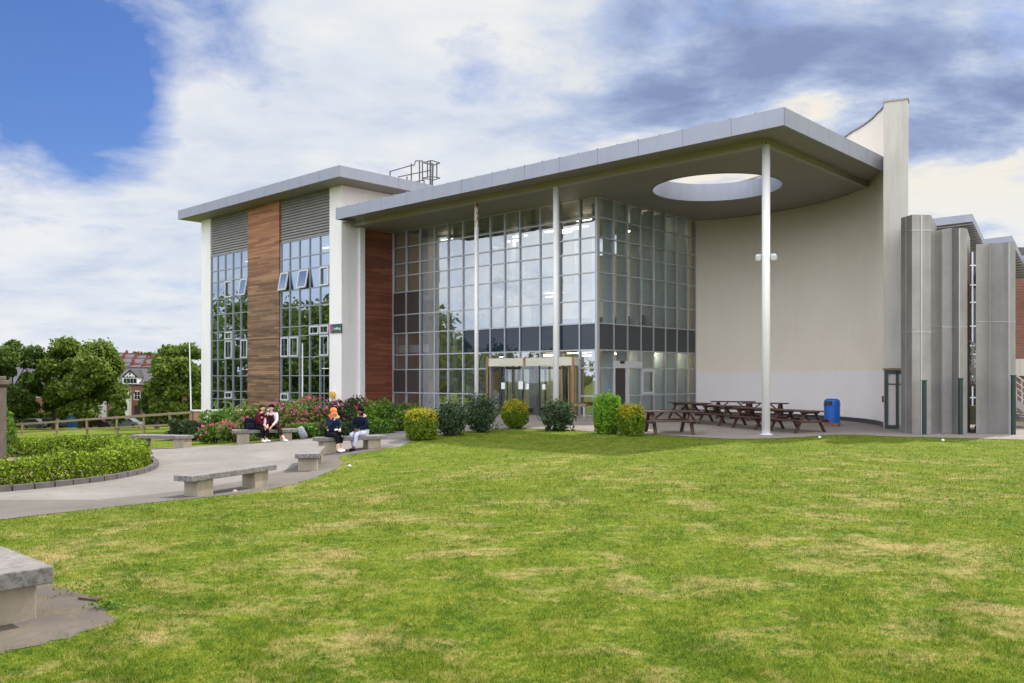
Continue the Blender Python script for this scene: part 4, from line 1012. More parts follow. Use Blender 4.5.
    ns = MB(); ns.sphere((hc_.x,fy+.006,hc_.z),.016,.8,1,1.4,n=8,m=6); ns.sphere((hc_.x-.085,hc_.y,hc_.z+.005),.022,.5,.8,1.2,n=8,m=6); ns.sphere((hc_.x+.085,hc_.y,hc_.z+.005),.022,.5,.8,1.2,n=8,m=6); ns.build('nose_and_ears', skin, P)
    MB().sphere((hc_.x,fy-.006,hc_.z-.042),.02,1,.4,.35,n=8,m=6).build('mouth', simple('lip', (.35,.10,.09), .5), P)
    if hood: skinned('fur_hood', {'a':(V((.17,l-.04,1.06)),.05),'b':(V((0,l-.12,1.10)),.065),'c':(V((-.17,l-.04,1.06)),.05),'d':(V((-.13,l+.06,1.04)),.035)}, [('a','b'),('b','c'),('c','d')], hood, P)
    if bib:
        MB().obox((0,l*.62+.118,.79),.21,.03,.34,Matrix.Rotation(-l*1.2,3,'X')).build('bib', bib, P, bevel=.01)
        s_ = MB(); 
        for s in (-1,1): s_.bar((s*.07,l*.8+.10,.95),(s*.09,l,1.075),.035,.015)
        s_.build('bib_strap', bib, P)
    return P
Wt = simple('white_shoe', (.75,.75,.75), .5); Dk = simple('black_cloth', (.008,.008,.011), .9, spec=.1); Nv = simple('navy_denim', (.012,.024,.055), .9, spec=.1); NvC = simple('navy_coat', (.008,.011,.030), .9, spec=.1)
Pale = simple('pale_skin', (.62,.37,.28), .5, var=.04); Brn = simple('brown_skin', (.14,.06,.038), .5, var=.04)
Lil = simple('lilac_trousers', (.52,.52,.68), .8, var=.05); Mar = simple('maroon_wool', (.085,.006,.020), .9, spec=.1); PkW = simple('pink_white_cotton', (.66,.52,.60), .8, var=.05)
Cho = simple('dark_brown_cloth', (.030,.013,.010), .9, spec=.1); HaO = simple('orange_hair', (.72,.20,.07), .8, var=.3, scale=12, spec=.1); HaB = simple('brown_hair', (.045,.020,.012), .8, var=.3, spec=.1); HaK = simple('black_hair', (.008,.006,.006), .9, spec=.05)
Fur = simple('tan_fur', (.40,.30,.19), .95, var=.3, scale=20)
def onbench(B, px, back=0.0):
    b, c, d, nrm, z, L = B; k = (px-512)/FOC
    q = c-nrm*back; t = (k*q.y-q.x)/(d.x-k*d.y); p = q+d*t; return Vector((p.x,p.y,z))
GP = 'people sitting on the stone benches'
p = onbench(pb, 331, .02)
person(p, (.72,-.69), 'person with long orange hair and navy denim jacket eating, sitting on a bench', Pale, Nv, Dk, Wt, HaO, lean=.12,
   arms=[((.20,.22,.80),(.06,.30,1.02)),((-.22,.18,.76),(-.05,.40,.70))], legs=[((.10,.44,.52),(.06,.50,.10)),((-.10,.42,.50),(-.12,.34,.10))], long_hair=True, trouser_end=.45, group=GP)
hp = p + Vector((.72,-.69,0)).normalized()*.40
sw = empty('sandwich', hp+Vector((-.02,0,1.08)), .4, 'small pale sandwich held up by the orange-haired person', 'sandwich')
MB().box(-.05,.05,-.02,.0,-.03,.03).box(-.05,.05,.012,.03,-.03,.03).build('bread', simple('bread', (.60,.45,.25), .9), sw, bevel=.006); MB().box(-.045,.045,.0,.012,-.028,.028).build('filling', M['bright_leaf'], sw)
p = onbench(pb, 362.5, -.02)
person(p, (-.42,-.9), 'seated person with short black hair, navy coat with fur hood and lilac trousers', Brn, NvC, Lil, Dk, HaK, lean=.10,
   arms=[((.27,.14,.78),(.06,.30,.66)),((-.27,.14,.78),(-.06,.32,.66))], legs=[((.12,.44,.52),(.06,.40,.10)),((-.08,.44,.53),(-.02,.48,.10))], head=(-.05,.02), coat=True, hood=Fur, group=GP)
p = onbench(rb2, 257.5, 0)
person(p, (.80,-.60), 'person with brown hair, maroon jumper and black trousers on the rear bench', Pale, Mar, Dk, Wt, HaB, lean=.24,
   arms=[((.20,.34,.76),(.08,.50,.62)),((-.22,.32,.74),(-.04,.52,.60))], legs=[((.10,.42,.52),(.08,.40,.10)),((-.10,.44,.54),(-.05,.46,.11))], long_hair=False, ponytail=True, group=GP)
p = onbench(rb2, 273.5, 0)
person(p, (-.12,-1), 'person in pale pink shirt under dark brown dungarees stretching one leg out on the bench', Pale, PkW, Cho, Wt, HaK, lean=.16,
   arms=[((.22,.24,.76),(.14,.42,.56)),((-.22,.24,.76),(-.10,.42,.56))], legs=[((-.36,.28,.50),(-.62,.46,.14),(-.8,.5,0)),((.10,.36,.46),(.10,.36,.10))][::-1] if False else [((.12,.40,.50),(.10,.42,.10)),((-.34,.32,.50),(-.58,.46,.13),(-.8,.5,0))], bib=Cho, trouser_end=.6, group=GP)
# bags
p = onbench(rb2, 250.5, 0.0)
bg = empty('black_backpack', p+Vector((0,0,.452)), .3, 'bulky black rucksack on the bench behind the maroon jumper', 'rucksack')
MB().obox((0,0,.21),.46,.27,.41,Matrix.Rotation(.12,3,'Y')).build('bag_body', simple('bag_black', (.008,.009,.016), .9, spec=.1), bg, bevel=.09, smooth=True); MB().obox((.0,-.15,.14),.30,.10,.20).build('bag_pocket', simple('bag_black2', (.012,.013,.024), .9, spec=.1), bg, bevel=.04, smooth=True)
mb = MB()
for s in (-.09,.09): mb.bar((s,.12,.05),(s,.15,.40),.04,.02)
mb.build('shoulder_strap', Dk, bg)
p = onbench(rb2, 300.5, .1); p = Vector((-7.15,p.y,0)); p.x = (302-512)/FOC*p.y; p.z = tz(p.x,p.y)+.02
bg = empty('grey_rucksack', p, .5, 'pale grey rucksack slumped on the ground at the right end of the rear bench', 'rucksack')
mb = MB(); mb.obox((0,0,0),.27,.17,.46)
o = mb.build('bag_body', simple('bag_grey', (.26,.27,.31), .7), bg, bevel=.07, smooth=True); o.location = (0,0,.22); o.rotation_euler = (0,-.5,0)
mb = MB(); mb.obox((0,-.09,-.07),.19,.07,.22); o2 = mb.build('bag_pocket', simple('bag_grey2', (.18,.19,.23), .7), bg, bevel=.03, smooth=True); o2.location = (0,0,.22); o2.rotation_euler=(0,-.5,0)
MB().bar((.15,-.02,.38),(.24,-.02,.06),.03,.02).build('shoulder_strap', Dk, bg)
# lap bag of orange haired person
p = onbench(pb, 339, .28); lb = empty('black_handbag', p+Vector((0,0,.60)), .2, 'black bag on the lap of the orange-haired person', 'bag')
MB().sphere((0,0,0),.15,1,.8,.6,n=14,m=8).build('bag_body', Dk, lb, smooth=True); MB().sphere((-.08,-.02,.08),.06,1.2,.8,.6,n=10,m=6).build('paper_wrap', Wt, lb, smooth=True)
# litter
for px,py,lab,c in ((349.5,467,'crumpled white wrapper on the lawn below the seated pair',(.6,.6,.62)),(235,492.5,'crumpled pinkish wrapper beside the lone bench',(.55,.40,.42)),(820,438,'white scrap of paper on the lawn edge under the picnic tables',(.8,.8,.8)),(943,441,'flat white scrap on the lawn before the steel panels',(.7,.72,.7))):
    g0 = gnd(px,py); q = MB().sphere((0,0,0),.045,1.2,.8,.7,n=9,m=6); q.v = [(x+rnd.uniform(-.012,.012),y+rnd.uniform(-.012,.012),z+rnd.uniform(-.012,.012)) for x,y,z in q.v]
    o = q.build('litter', simple('litter_paper', c, .8), None, loc=g0+Vector((0,0,.03))); tag(o, lab, 'litter')
g0 = gnd(89,600.5); o = MB().obox((0,0,.012),.20,.035,.02).obox((.06,.02,.018),.10,.03,.015).build('stick', M['bark'], None, loc=g0, rz=-.35); tag(o,'short dark stick at the edge of the bench pad','stick')

# ------------------------------------------------------------------ picnic tables, bin
def picnic():
    t = empty('picnic_table', (0,0,0), 0, 'x', 'picnic table', 'brown picnic tables on the terrace')
    m = M['tablewood']; tp = MB()
    for k in range(5): y = -.34+.17*k; tp.box(-.92,.92,y-.078,y+.078,.735,.775)
    tp.build('table_top', m, t, bevel=.004)
    for s in (-1,1):
        se = MB()
        for k in (0,1): y = s*(.60+.15*k); se.box(-.92,.92,y-.068,y+.068,.425,.465)
        se.build('seat', m, t, bevel=.004)
    for sx in (-1,1):
        x = sx*.62
        MB().box(x-.025,x+.025,-.40,.40,.665,.733).build('top_bearer', m, t); MB().box(x+.052*sx-.025,x+.052*sx+.025,-.76,.76,.345,.423).build('seat_bearer', m, t)
        for sy in (-1,1): MB().bar((x,sy*.66,0),(x,sy*.24,.70),.05,.11,up=(1,0,0)).build('leg', m, t)
        MB().bar((x,0,.38),(x-sx*.42,0,.72),.05,.09,up=(0,1,0)).build('brace', m, t)
    return t
tab0 = picnic()
RowA = Vector(((690-512)/FOC*38.6, 38.6,0)); RowB = Vector(((797-512)/FOC*32.8, 32.8,0))
specs = [(Vector(((669-512)/FOC*31.6,31.6,0)), .10, 'dark red picnic table nearest the clipped golden bush'),
 (RowA, None, 'picnic table at the back left end of the long row, near the glass wall'),
 (RowA.lerp(RowB,.33), None, 'second picnic table from the glass wall in the long row'),
 (RowA.lerp(RowB,.67), None, 'picnic table of the long row partly hidden behind the white column'),
 (RowB, None, 'picnic table at the near right end of the long row, closest to the blue bin'),
 (Vector(((733-512)/FOC*41.0,41.0,0)), -.35, 'left picnic table of the rear pair against the curved wall'),
 (Vector(((765-512)/FOC*39.8,39.8,0)), -.45, 'right picnic table of the rear pair against the curved wall')]
ra = math.atan2((RowB-RowA).y,(RowB-RowA).x)
for i,(p,a,lab) in enumerate(specs):
    t = tab0 if i == 0 else copy_tree(tab0)
    t.location = (p.x,p.y,tz(p.x,p.y)+.018); t.rotation_euler.z = ra+rnd.uniform(-.03,.03) if a is None else a; t.scale = (1.1,1.08,1.05); t['label'] = lab
p = at(832,420,36.3); p.z = tz(p.x,p.y)
bn = empty('litter_bin', p, -.5, 'bright blue round litter bin on a brick base by the curved wall', 'bin')
MB().lathe([(.30,.15),(.31,.17),(.325,1.02),(.30,1.10),(.20,1.16)],24).build('bin_body', M['bin'], bn, smooth=False)
MB().lathe([(.335,.86),(.34,.88),(.34,.90),(.335,.92)],24).build('bin_band', M['bin'], bn); MB().obox((-.10,-.31,.98),.28,.08,.16,Matrix.Rotation(-.3,3,'Z')).build('bin_slot', M['black'], bn)
MB().box(-.30,.30,-.30,.30,-.05,.15).build('bin_base', M['brick'], bn)

# ------------------------------------------------------------------ plants
def points_blob(n, rx, ry, rz, shape='ball', shell=.35, lump=.12):
    d = usph(n)
    if shape == 'box': d = d/np.maximum(np.abs(d).max(1)[:,None], 1e-6)*.62+d*.40
    if shape == 'barrel':
        r = np.hypot(d[:,0],d[:,1])+1e-9; m = np.maximum(r, np.abs(d[:,2])); d = (d/m[:,None])*.7+d*.3
    s = 1-shell*nrs.rand(n)**2
    ph = nrs.rand(3)*6; l = 1+lump*np.sin(d[:,0]*5+ph[0])*np.sin(d[:,1]*5+ph[1])*np.sin(d[:,2]*5+ph[2])*1.6
    return d*(s*l)[:,None]*np.array([rx,ry,rz]), d
def clipped(name, px, base_y, top_y, wpx, shape, mat, topmat, label, cat='shrub', n=5200, size=.035, group=None, frac=.30, depth=1.0, loose=False):
    g0 = gnd(px, base_y); Y = g0.y+wpx/FOC*g0.y*.5*0.8; x = (px-512)/FOC*Y; z0 = tz(x,Y)
    w = wpx/FOC*Y; h = (base_y-top_y)/FOC*g0.y*1.02
    s = empty(name, (x,Y,z0), 0, label, cat, group)
    P_, d = points_blob(n, w/2, w/2*depth, h/2, shape, .4 if not loose else .75, .06 if not loose else .35); P_[:,2] += h/2
    if loose: P_ *= (1+.10*nrs.normal(size=(n,1))); P_[:,2] = np.maximum(P_[:,2], .02)
    if not loose: P_ *= (1+.035*nrs.normal(size=(n,1))); q_ = nrs.rand(n) < .025; P_[q_] *= 1.10; P_[:,2] = np.maximum(P_[:,2], .02)
    lo = P_[:,2] > h*(1-frac)*(1+.08*np.sin(P_[:,0]*9)) if topmat else np.zeros(n,bool)
    leafmesh('foliage', P_[~lo], size, mat, s, d[~lo], .9)
    if topmat: leafmesh('golden_top', P_[lo], size, topmat, s, d[lo], .9)
    st = MB()
    for k in range(5):
        a = k*1.3; st.tube((.05*math.cos(a),.05*math.sin(a),-.05),(w*.28*math.cos(a),w*.28*math.sin(a),h*.75),.02,.008,5)
    st.build('stem', M['bark'], s)
    if not loose:     # dark twiggy heart so that the bush is dense
        P2, d2 = points_blob(int(n*.5), w*.38, w*.38*depth, h*.42, shape, .3, 0); P2[:,2] += h/2; leafmesh('inner_twigs', P2, size*1.6, mat, s)
    return s
GS = 'clipped and loose shrubs along the lawn edge'
clipped('topiary', 421, 441, 411, 33, 'barrel', M['box_leaf'], M['gold_leaf'], 'barrel-shaped clipped bush with yellow top at the path end, leftmost of the lawn shrubs', group=GS)
clipped('shrub', 451, 436.5, 405, 31, 'ball', M['dark_leaf'], None, 'dark loose shrub right beside the yellow-topped barrel bush', group=GS, loose=True, size=.045)
clipped('shrub', 480, 433, 398, 31, 'ball', M['dark_leaf'], None, 'taller dark loose shrub left of the clipped ball', group=GS, loose=True, size=.045)
clipped('topiary', 515, 429.5, 400.5, 28, 'ball', M['box_leaf'], M['gold_leaf'], 'neatly clipped round ball bush in front of the revolving entrance', group=GS, frac=.35)
clipped('shrub', 558, 431.5, 403, 30, 'ball', M['dark_leaf'], None, 'dark spiky shrub standing in front of the middle white column', group=GS, loose=True, size=.05)
clipped('topiary', 607.5, 434.5, 397, 26, 'box', M['bright_leaf'], None, 'upright bright green clipped bush', group=GS, size=.045, n=6000)
clipped('topiary', 631, 436.5, 407, 27, 'barrel', M['box_leaf'], M['gold_leaf'], 'squat cube-like clipped bush with golden top beside the picnic table', group=GS, frac=.33)
def flowering(name, px, ytop, wpx, Y, mat, flower, fn, label, n=2600, basez=None, size=.06, group='flowering shrubs in front of the office block'):
    x = (px-512)/FOC*Y; z0 = tz(x,Y); zt = CAMZ+(HZ-ytop)*Y/FOC; h = zt-z0; w = wpx/FOC*Y
    s = empty(name, (x,Y,z0), 0, label, 'shrub', group)
    parts = []; nc = 16
    for k in range(nc):
        c = np.array([rnd.uniform(-.34,.34)*w, rnd.uniform(-.34,.34)*w, h*rnd.uniform(.2,.78)]); r = rnd.uniform(.20,.30)*w
        d = usph(n//nc); parts.append(c+d*(r*(1-.5*nrs.rand(n//nc)**2))[:,None]*np.array([1,1,.85]))
    P_ = np.concatenate(parts); P_[:,2] = np.clip(P_[:,2], .02, h*1.03)
    leafmesh('foliage', P_, size, mat, s)
    # twigs poking out
    if flower:
        i = nrs.choice(len(P_), int(fn*7)); Q = P_[i]; Q = Q[(Q[:,2] > h*.22)]; c = np.array([0,0,h*.45]); dd_ = Q-c; dd_ /= np.linalg.norm(dd_,axis=1)[:,None]+1e-9
        Q = Q[(nrs.rand(len(Q)) < .15+.85*(np.linalg.norm((P_[i][P_[i][:,2]>h*.22]-c)/np.array([w/2,w/2,h/2]),axis=1) > .75))]
        Q = Q[:fn]; cl = np.repeat(Q, 6, axis=0)+nrs.normal(size=(len(Q)*6,3))*.035+np.array([0,-.05,.03]); leafmesh('flowers', cl, .045, flower, s)
    st = MB()
    for k in range(6): a = k*1.05; st.tube((.08*math.cos(a),.08*math.sin(a),-.05),(w*.3*math.cos(a),w*.3*math.sin(a),h*.85),.022,.008,5)
    st.build('stem', M['bark'], s)
    return s
FL = [(176,417,20,36.5,'dark_leaf',None,0,'dark spiky shrub standing behind the far bench'),(196,419,20,36,'dark_leaf',None,0,'dark low shrub at the foot of the white end pier'),
 (214,425,28,33.5,'mid_leaf','pink',45,'low pale shrub with few pink flowers left of the rear bench'),(222,405,34,36,'mid_leaf',None,0,'tall green shrub in front of the narrow window band'),
 (242,404,38,35,'mid_leaf','orange',70,'shrub with orange-pink flowers under the timber panel'),(236,420,34,33,'mid_leaf','pink',80,'pink-flowered shrub behind the left end of the rear bench'),
 (268,410,30,34.5,'mid_leaf','pink',30,'green shrub behind the two people on the rear bench'),(294,398,44,34,'mid_leaf','pink',120,'broad shrub covered in pink flowers right of the seated dungarees'),
 (318,391.5,48,34.5,'mid_leaf','pink',170,'largest shrub, thick with pink flowers, in front of the wide window band'),(344,393,38,35,'dark_leaf','pink',90,'dark shrub with pink flowers before the white corner pier'),
 (366,397,36,35.5,'bright_leaf','pink',12,'bright green shrub behind the person in the dark coat'),(388,398,36,36,'mid_leaf',None,0,'green shrub in front of the red timber panel'),
 (410,400,32,37.5,'mid_leaf','pink',26,'green shrub with a few magenta flowers near the path bend'),(304,424,30,32.3,'mid_leaf','pink',10,'low dark shrub behind the grey rucksack'),(340,423,40,33,'dark_leaf',None,0,'low dark undergrowth shrub behind the orange-haired person'),
 (378,421,38,33.6,'mid_leaf',None,0,'low dark shrub beside the path behind the seated pair'),(404,411,30,35.2,'mid_leaf','pink',14,'low shrub with two magenta blooms by the path')]
for px,yt,w,Y,mt,fl,fn,lab in FL: flowering('flowering_shrub' if fl else 'green_shrub', px, yt, w, Y, M[mt], M[fl] if fl else None, fn, lab)
# weed tufts on the pad
def tuft(px,py,n,h,lab,mat):
    g0 = gnd(px,py); P_ = nrs.normal(size=(n,3))*np.array([.08,.04,.012])+np.array([0,0,.03]); P_[:,2] = np.abs(P_[:,2])*h
    o = leafmesh('weed', P_, .014, mat); o.location = g0; tag(o, lab, 'weed')
tuft(108,609,150,1.0,'dark green weed patch at the corner of the bench pad',M['mid_leaf'])
tuft(76,594.5,60,2.2,'thin straw-coloured grass tuft beside the foreground bench pad',M['box_leaf'])
# round hedge
_kp = [gnd(*q) for q in ((2,491.5),(67,487),(110,481.5),(128,477),(146,468.7),(143.5,458))]
_A = np.array([[q.x,q.y,1] for q in _kp]); _b = np.array([-(q.x**2+q.y**2) for q in _kp]); _s = np.linalg.lstsq(_A,_b,rcond=None)[0]
HC = Vector((-_s[0]/2,-_s[1]/2,0)); HR = math.sqrt(HC.x**2+HC.y**2-_s[2]); print('HEDGE', HC, HR)
hd = empty('round_hedge', (HC.x,HC.y,tz(HC.x,HC.y)), 0, 'low clipped yellow-green hedge curving round the paved bed', 'hedge')
def hedge_pts(n, r0, r1, h, jit=.04):
    t = nrs.rand(n)*2*np.pi; u = nrs.rand(n); P_ = np.zeros((n,3)); k = nrs.randint(0,5,n)
    r = np.where(k<2, r1, np.where(k==2, r0, r0+(r1-r0)*u)); z = np.where(k<3, h*nrs.rand(n), h)
    r = r+nrs.normal(size=n)*jit+.05*np.sin(t*23)+.03*np.sin(t*51+z*4); z = z+nrs.normal(size=n)*jit+np.where(k>=3,.05*np.sin(t*17)+.03*np.sin(t*41),0)
    P_[:,0] = r*np.cos(t); P_[:,1] = r*np.sin(t); P_[:,2] = z+terr(HC.x+P_[:,0], HC.y+P_[:,1])-hd.location.z
    return P_
leafmesh('foliage', hedge_pts(64000, HR-1.0, HR-.32, .56), .032, M['hedge'], hd)
P_ = hedge_pts(9000, HR-.9, HR-.45, .42, .08); leafmesh('inner_twigs', P_, .07, M['hedge'], hd)
kb = MB(); kn = 90
for k in range(kn):
    t0, t1 = 2*math.pi*k/kn+.003, 2*math.pi*(k+1)/kn-.003
    q = [(HC.x+r*math.cos(t), HC.y+r*math.sin(t)) for r,t in ((HR-.14,t0),(HR,t0),(HR,t1),(HR-.14,t1))]
    zz = [tz(*p) for p in q]; kb.add([(q[i][0],q[i][1],zz[i]-.1) for i in range(4)]+[(q[i][0],q[i][1],zz[i]+.12) for i in range(4)], [(4,5,6,7),(0,1,5,4),(1,2,6,5),(2,3,7,6),(3,0,4,7)])
tag(kb.build('kerb', M['kerb'], None), kind='structure')
tag(sheet('bed_soil', [(HC.x+(HR-.1)*math.cos(2*math.pi*k/48), HC.y+(HR-.1)*math.sin(2*math.pi*k/48)) for k in range(48)], .03, M['soil']), kind='structure')
# gate pillar
gp = empty('stone_pillar', (-12.95-.36,21.9,tz(-13.2,21.9)), .1, 'weathered sandstone gate pillar at the left edge inside the round hedge', 'pillar')
ph = CAMZ-(gp.location.z)+.02
MB().box(-.34,.34,-.34,.34,-.1,ph-.22).build('pillar_shaft', M['stone'], gp, bevel=.02); MB().box(-.40,.40,-.40,.40,ph-.22,ph-.10).box(-.34,.34,-.34,.34,ph-.10,ph).build('pillar_cap', M['stone'], gp, bevel=.02)
s_ = empty('green_shrub', (-14.15,23.6,tz(-14.15,23.6)), 0, 'bright little shrub peeping out behind the stone pillar', 'shrub'); P_,d = points_blob(1500,.55,.5,.85); P_[:,2]+=.9; leafmesh('foliage', P_, .06, M['mid_leaf'], s_); MB().tube((0,0,0),(0,0,1.2),.03,.01,6).build('stem', M['bark'], s_)
# fence
fp = [(-42,Vector((-42,68,0)))] ; fpts = [Vector(((px-512)/FOC*Y, Y, 0)) for px,Y in ((-8,66),(22,62),(57,58),(87,54.5),(117,51.5),(144,49),(170,46.5),(191,44.6))]
fo = fpts[3].copy(); fo.z = tz(fo.x,fo.y)
fe = empty('wooden_fence', fo, 0, 'low weathered wooden post and rail fence across the field edge', 'fence')
tops = [CAMZ+(HZ-y)*p.y/FOC for p,y in zip(fpts,(425.6,423.6,421.2,418.9,416.9,415,413.2,411.7))]
def F(p,z): return Vector((p.x,p.y,z))-fo
for p,zt in zip(fpts,tops): MB().obox(F(p,zt-.62),.11,.11,1.35).build('fence_post', M['fencewood'], fe)
for k in range(len(fpts)-1):
    for dz,hh in ((-.03,.13),(-.62,.10)): MB().bar(F(fpts[k],tops[k]+dz)+Vector((0,-.08,0)), F(fpts[k+1],tops[k+1]+dz)+Vector((0,-.08,0)), .05, hh).build('fence_rail', M['fencewood'], fe)
# rugby post
gq = at(191.7,431,47.5); gz = tz(gq.x,gq.y); zt = CAMZ+(HZ-342)*47.5/FOC; zc_ = CAMZ+(HZ-410.5)*47.5/FOC
gg = empty('goal_post', (gq.x,gq.y,gz), 0, 'tall thin white goal post with crossbar beyond the fence beside the building', 'goal post')
MB().tube((0,0,-.1),(-.12,0,zt-gz),.05,.035,8).build('upright', M['column'], gg); MB().bar((0,0,zc_-gz),(5.6,2,zc_-gz),.09).build('crossbar', M['column'], gg); MB().tube((5.6,2,-.1),(5.6,2,zt-gz),.05,.035,8).build('upright', M['column'], gg)

# ------------------------------------------------------------------ trees, houses and cars beyond the field
def tree(x, y, ztop, cw, mat, label, n=9000, size=.42, low=.12, group='trees around the playing field', trunk=.35, seed=0):
    r_ = random.Random(seed); z0 = tz(x,y); h = ztop-z0
    t = empty('tree', (x,y,z0), 0, label, 'tree', group)
    cl = []; nc = 46
    for k in range(nc):
        u = r_.uniform(-1,1); a = r_.uniform(0,6.283); zc_ = h*(low+.12+(1-low-.24)*(u*.5+.5)); env = math.sqrt(max(.05, 1-abs(u*.92)**2.4))*cw/2
        rr = env*math.sqrt(r_.uniform(.15,1))*.86; cr = cw*r_.uniform(.075,.20); cl.append((rr*math.cos(a), rr*math.sin(a), zc_, cr))
    per = n//nc; ps = []
    for cx,cy,cz,cr in cl:
        d = usph(per); s = cr*(1-.45*nrs.rand(per)**1.5)*(1+.12*nrs.normal(size=per)); ps.append(np.array([cx,cy,cz])+d*s[:,None]*np.array([1,1,.75]))
    P_ = np.concatenate(ps); P_[:,2] = np.minimum(P_[:,2], h+.2)
    nd = P_-np.array([0,0,h*.5]); nd /= np.linalg.norm(nd,axis=1)[:,None]+1e-9
    leafmesh('crown', P_, size, mat, t, nd*.6+np.array([0,0,.3]), .8)
    tr = MB(); tr.tube((0,0,-.2),(0,0,h*.45),trunk,trunk*.6,8)
    for cx,cy,cz,cr in cl[:14]: tr.tube((0,0,h*r_.uniform(.15,.42)),(cx*.9,cy*.9,cz),trunk*.35,.04,5)
    tr.build('trunk', M['bark'], t); return t
def zt_of(py, Y): return CAMZ+(HZ-py)*Y/FOC
TR = [(12,334,62,118,'tree2','broad dark green tree behind the stone pillar',1,13000),(-35,330,80,122,'tree','dark tree cut off beyond the left edge',2,6000),(80,331,80,120,'tree','large rounded green tree in the middle left, in front of the brick houses',3,17000),
 (54,342,34,124,'tree','green tree partly hidden between the dark tree and the large rounded one',4,7000),(117,392,16,116,'tree','small tree at the right foot of the large rounded tree',5,3000),(180,339,62,112,'tree','full green tree beside the white end of the building',6,14000),
 (157,372,30,118,'tree2','darker tree left of the goal post',7,6000),(118,385,12,140,'tree','slim pale green tree beside the half-timbered gable',8,2000),(143,350,24,310,'tree2','distant dark treetops above the red roofs',9,2500),(128,352,14,300,'tree2','distant small treetop on the skyline',10,1500)]
for px,yt,wpx,Y,mt,lab,sd,n in TR:
    tree((px-512)/FOC*Y, Y, zt_of(yt,Y), wpx/FOC*Y, M[mt], lab, n=int(n*1.7), seed=sd, size=.27 if Y < 200 else .8, low=.05 if sd in (3,6,1) else .1)
for i,(x,y,zt,w,lab) in enumerate([(-48,53,10.5,13,'big tree left of the frame nearest the office block'),(-50,64,11.5,14,'big tree left of the frame by the fence'),(-58,74,12,15,'tall tree left of the frame behind the fence'),(-66,58,12,15,'tree left of the frame farther along the field'),
   (-72,86,13,15,'tree left of the frame far up the field'),(-112,42,8.5,15,'field tree far left of the frame with round crown'),(-116,28,7,14,'low field tree far left of the frame'),(-118,12,8,15,'spreading field tree far left of the frame'),(-108,-4,7,14,'field tree level with the camera, far left'),(-60,-40,11,14,'tree behind the camera to the left'),(-88,50,10,13,'tree on the left field edge')]):
    tree(x, y, zt, w, M['tree'], lab, n=7000, size=.32, seed=20+i, low=.06)
def house(px, Y, w, eave, ridge, depth, label, rot=0, gable=False, bay=None, wins=(), roofm='slate', wall='brick', chim=()):
    x = (px-512)/FOC*Y; z0 = tz(x,Y)-.3; h = empty('brick_house', (x,Y,z0), rot, label, 'house', 'houses beyond the field')
    e = eave-z0; r = ridge-z0
    MB().box(-w/2,w/2,0,depth,0,e).build('house_wall', M[wall], h)
    rf = MB(); o = .3; rf.add([(-w/2-o,-o,e-.1),(w/2+o,-o,e-.1),(w/2+o,depth+o,e-.1),(-w/2-o,depth+o,e-.1),(-w/2-o,depth/2,r),(w/2+o,depth/2,r)], [(0,1,5,4),(2,3,4,5),(0,4,3),(1,2,5),(0,3,2,1)])
    ro = rf.build('house_roof', M[roofm], h); MB().bar((-w/2-o,depth/2,r+.08),(w/2+o,depth/2,r+.05),.22,.18).build('ridge_tiles', M['ridge'], ro)
    for cx, ch in chim:
        c = MB().box(cx-.32,cx+.32,depth/2-.3,depth/2+.3,r-.6,r+ch*.7)
        for k in (-.3,0,.3): c.tube((cx+k*.6,depth/2,r+ch*.7),(cx+k*.6,depth/2,r+ch*.7+.35),.09,.08,6)
        c.build('chimney', M['ridge'], ro)
    for wx_,wz,ww,wh in wins:
        f = MB(); zb = wz-z0; t = .10
        f.box(wx_-ww/2-t,wx_+ww/2+t,-.08,0.02,zb-t,zb+wh+t)
        W_ = f.build('window', M['hwhite'], h); g_ = MB()
        for a in (0,1):
            for b in (0,1): g_.box(wx_-ww/2+a*ww/2+.04, wx_-ww/2+(a+1)*ww/2-.04, -.11,-.085, zb+b*wh/2+.04, zb+(b+1)*wh/2-.04)
        g_.build('pane', M['hglass'], W_)
    return h, z0
YH = 138.0; k_ = YH/FOC
def hx(px): return (px-134)*k_
H1, z0 = house(134, YH, 30*k_+4, zt_of(384,YH), zt_of(367.5,YH), 9, 'red brick house with half-timbered dormer and tall white bay', wins=[(hx(137.5),zt_of(399.5,YH),.95,1.3)], chim=((5,1.2),(-4,1.2)))
dm_ = MB(); xa, xb = hx(123.2), hx(138.3); zb, zm, zt = zt_of(384,YH)-z0, zt_of(377.5,YH)-z0, zt_of(369.3,YH)-z0; xm = (xa+xb)/2
dm_.box(xa,xb,-.25,3,zb,zm); D_ = dm_.build('dormer', M['hwhite'], H1)
g_ = MB(); 
for k in range(4): a = xa+.2+(xb-xa-.3)*k/4; g_.box(a,a+(xb-xa)/4-.15,-.29,-.26,zb+.15,zm-.15)
g_.build('pane', M['hglass'], D_)
MB().add([(xa-.2,-.3,zm),(xb+.2,-.3,zm),(xm,-.3,zt),(xa-.2,4,zm),(xb+.2,4,zm),(xm,4,zt)], [(0,1,2),(3,5,4),(0,2,5,3),(1,4,5,2),(0,3,4,1)]).build('gable', M['black'], H1)
g_ = MB()
for dx in (-.75,-.25,.3,.75): g_.bar((xm+dx,-.33,zm+.1),(xm+dx*.4+(.25 if dx<0 else -.25),-.33,zm+.75),.22,.04,up=(0,1,0))
g_.build('gable_infill', M['hwhite'], H1)
by = MB(); xa, xb = hx(119.5), hx(131.5); by.box(xa,xb,-1.1,0,0,zt_of(390.8,YH)-z0); By = by.build('bay_window', M['hwhite'], H1); g_ = MB()
for k in range(3):
    for zz0,zz1 in ((392.5,397.5),(404,410)): a = xa+.15+(xb-xa-.2)*k/3; g_.box(a,a+(xb-xa)/3-.2,-1.14,-1.11,zt_of(zz1,YH)-z0,zt_of(zz0,YH)-z0)
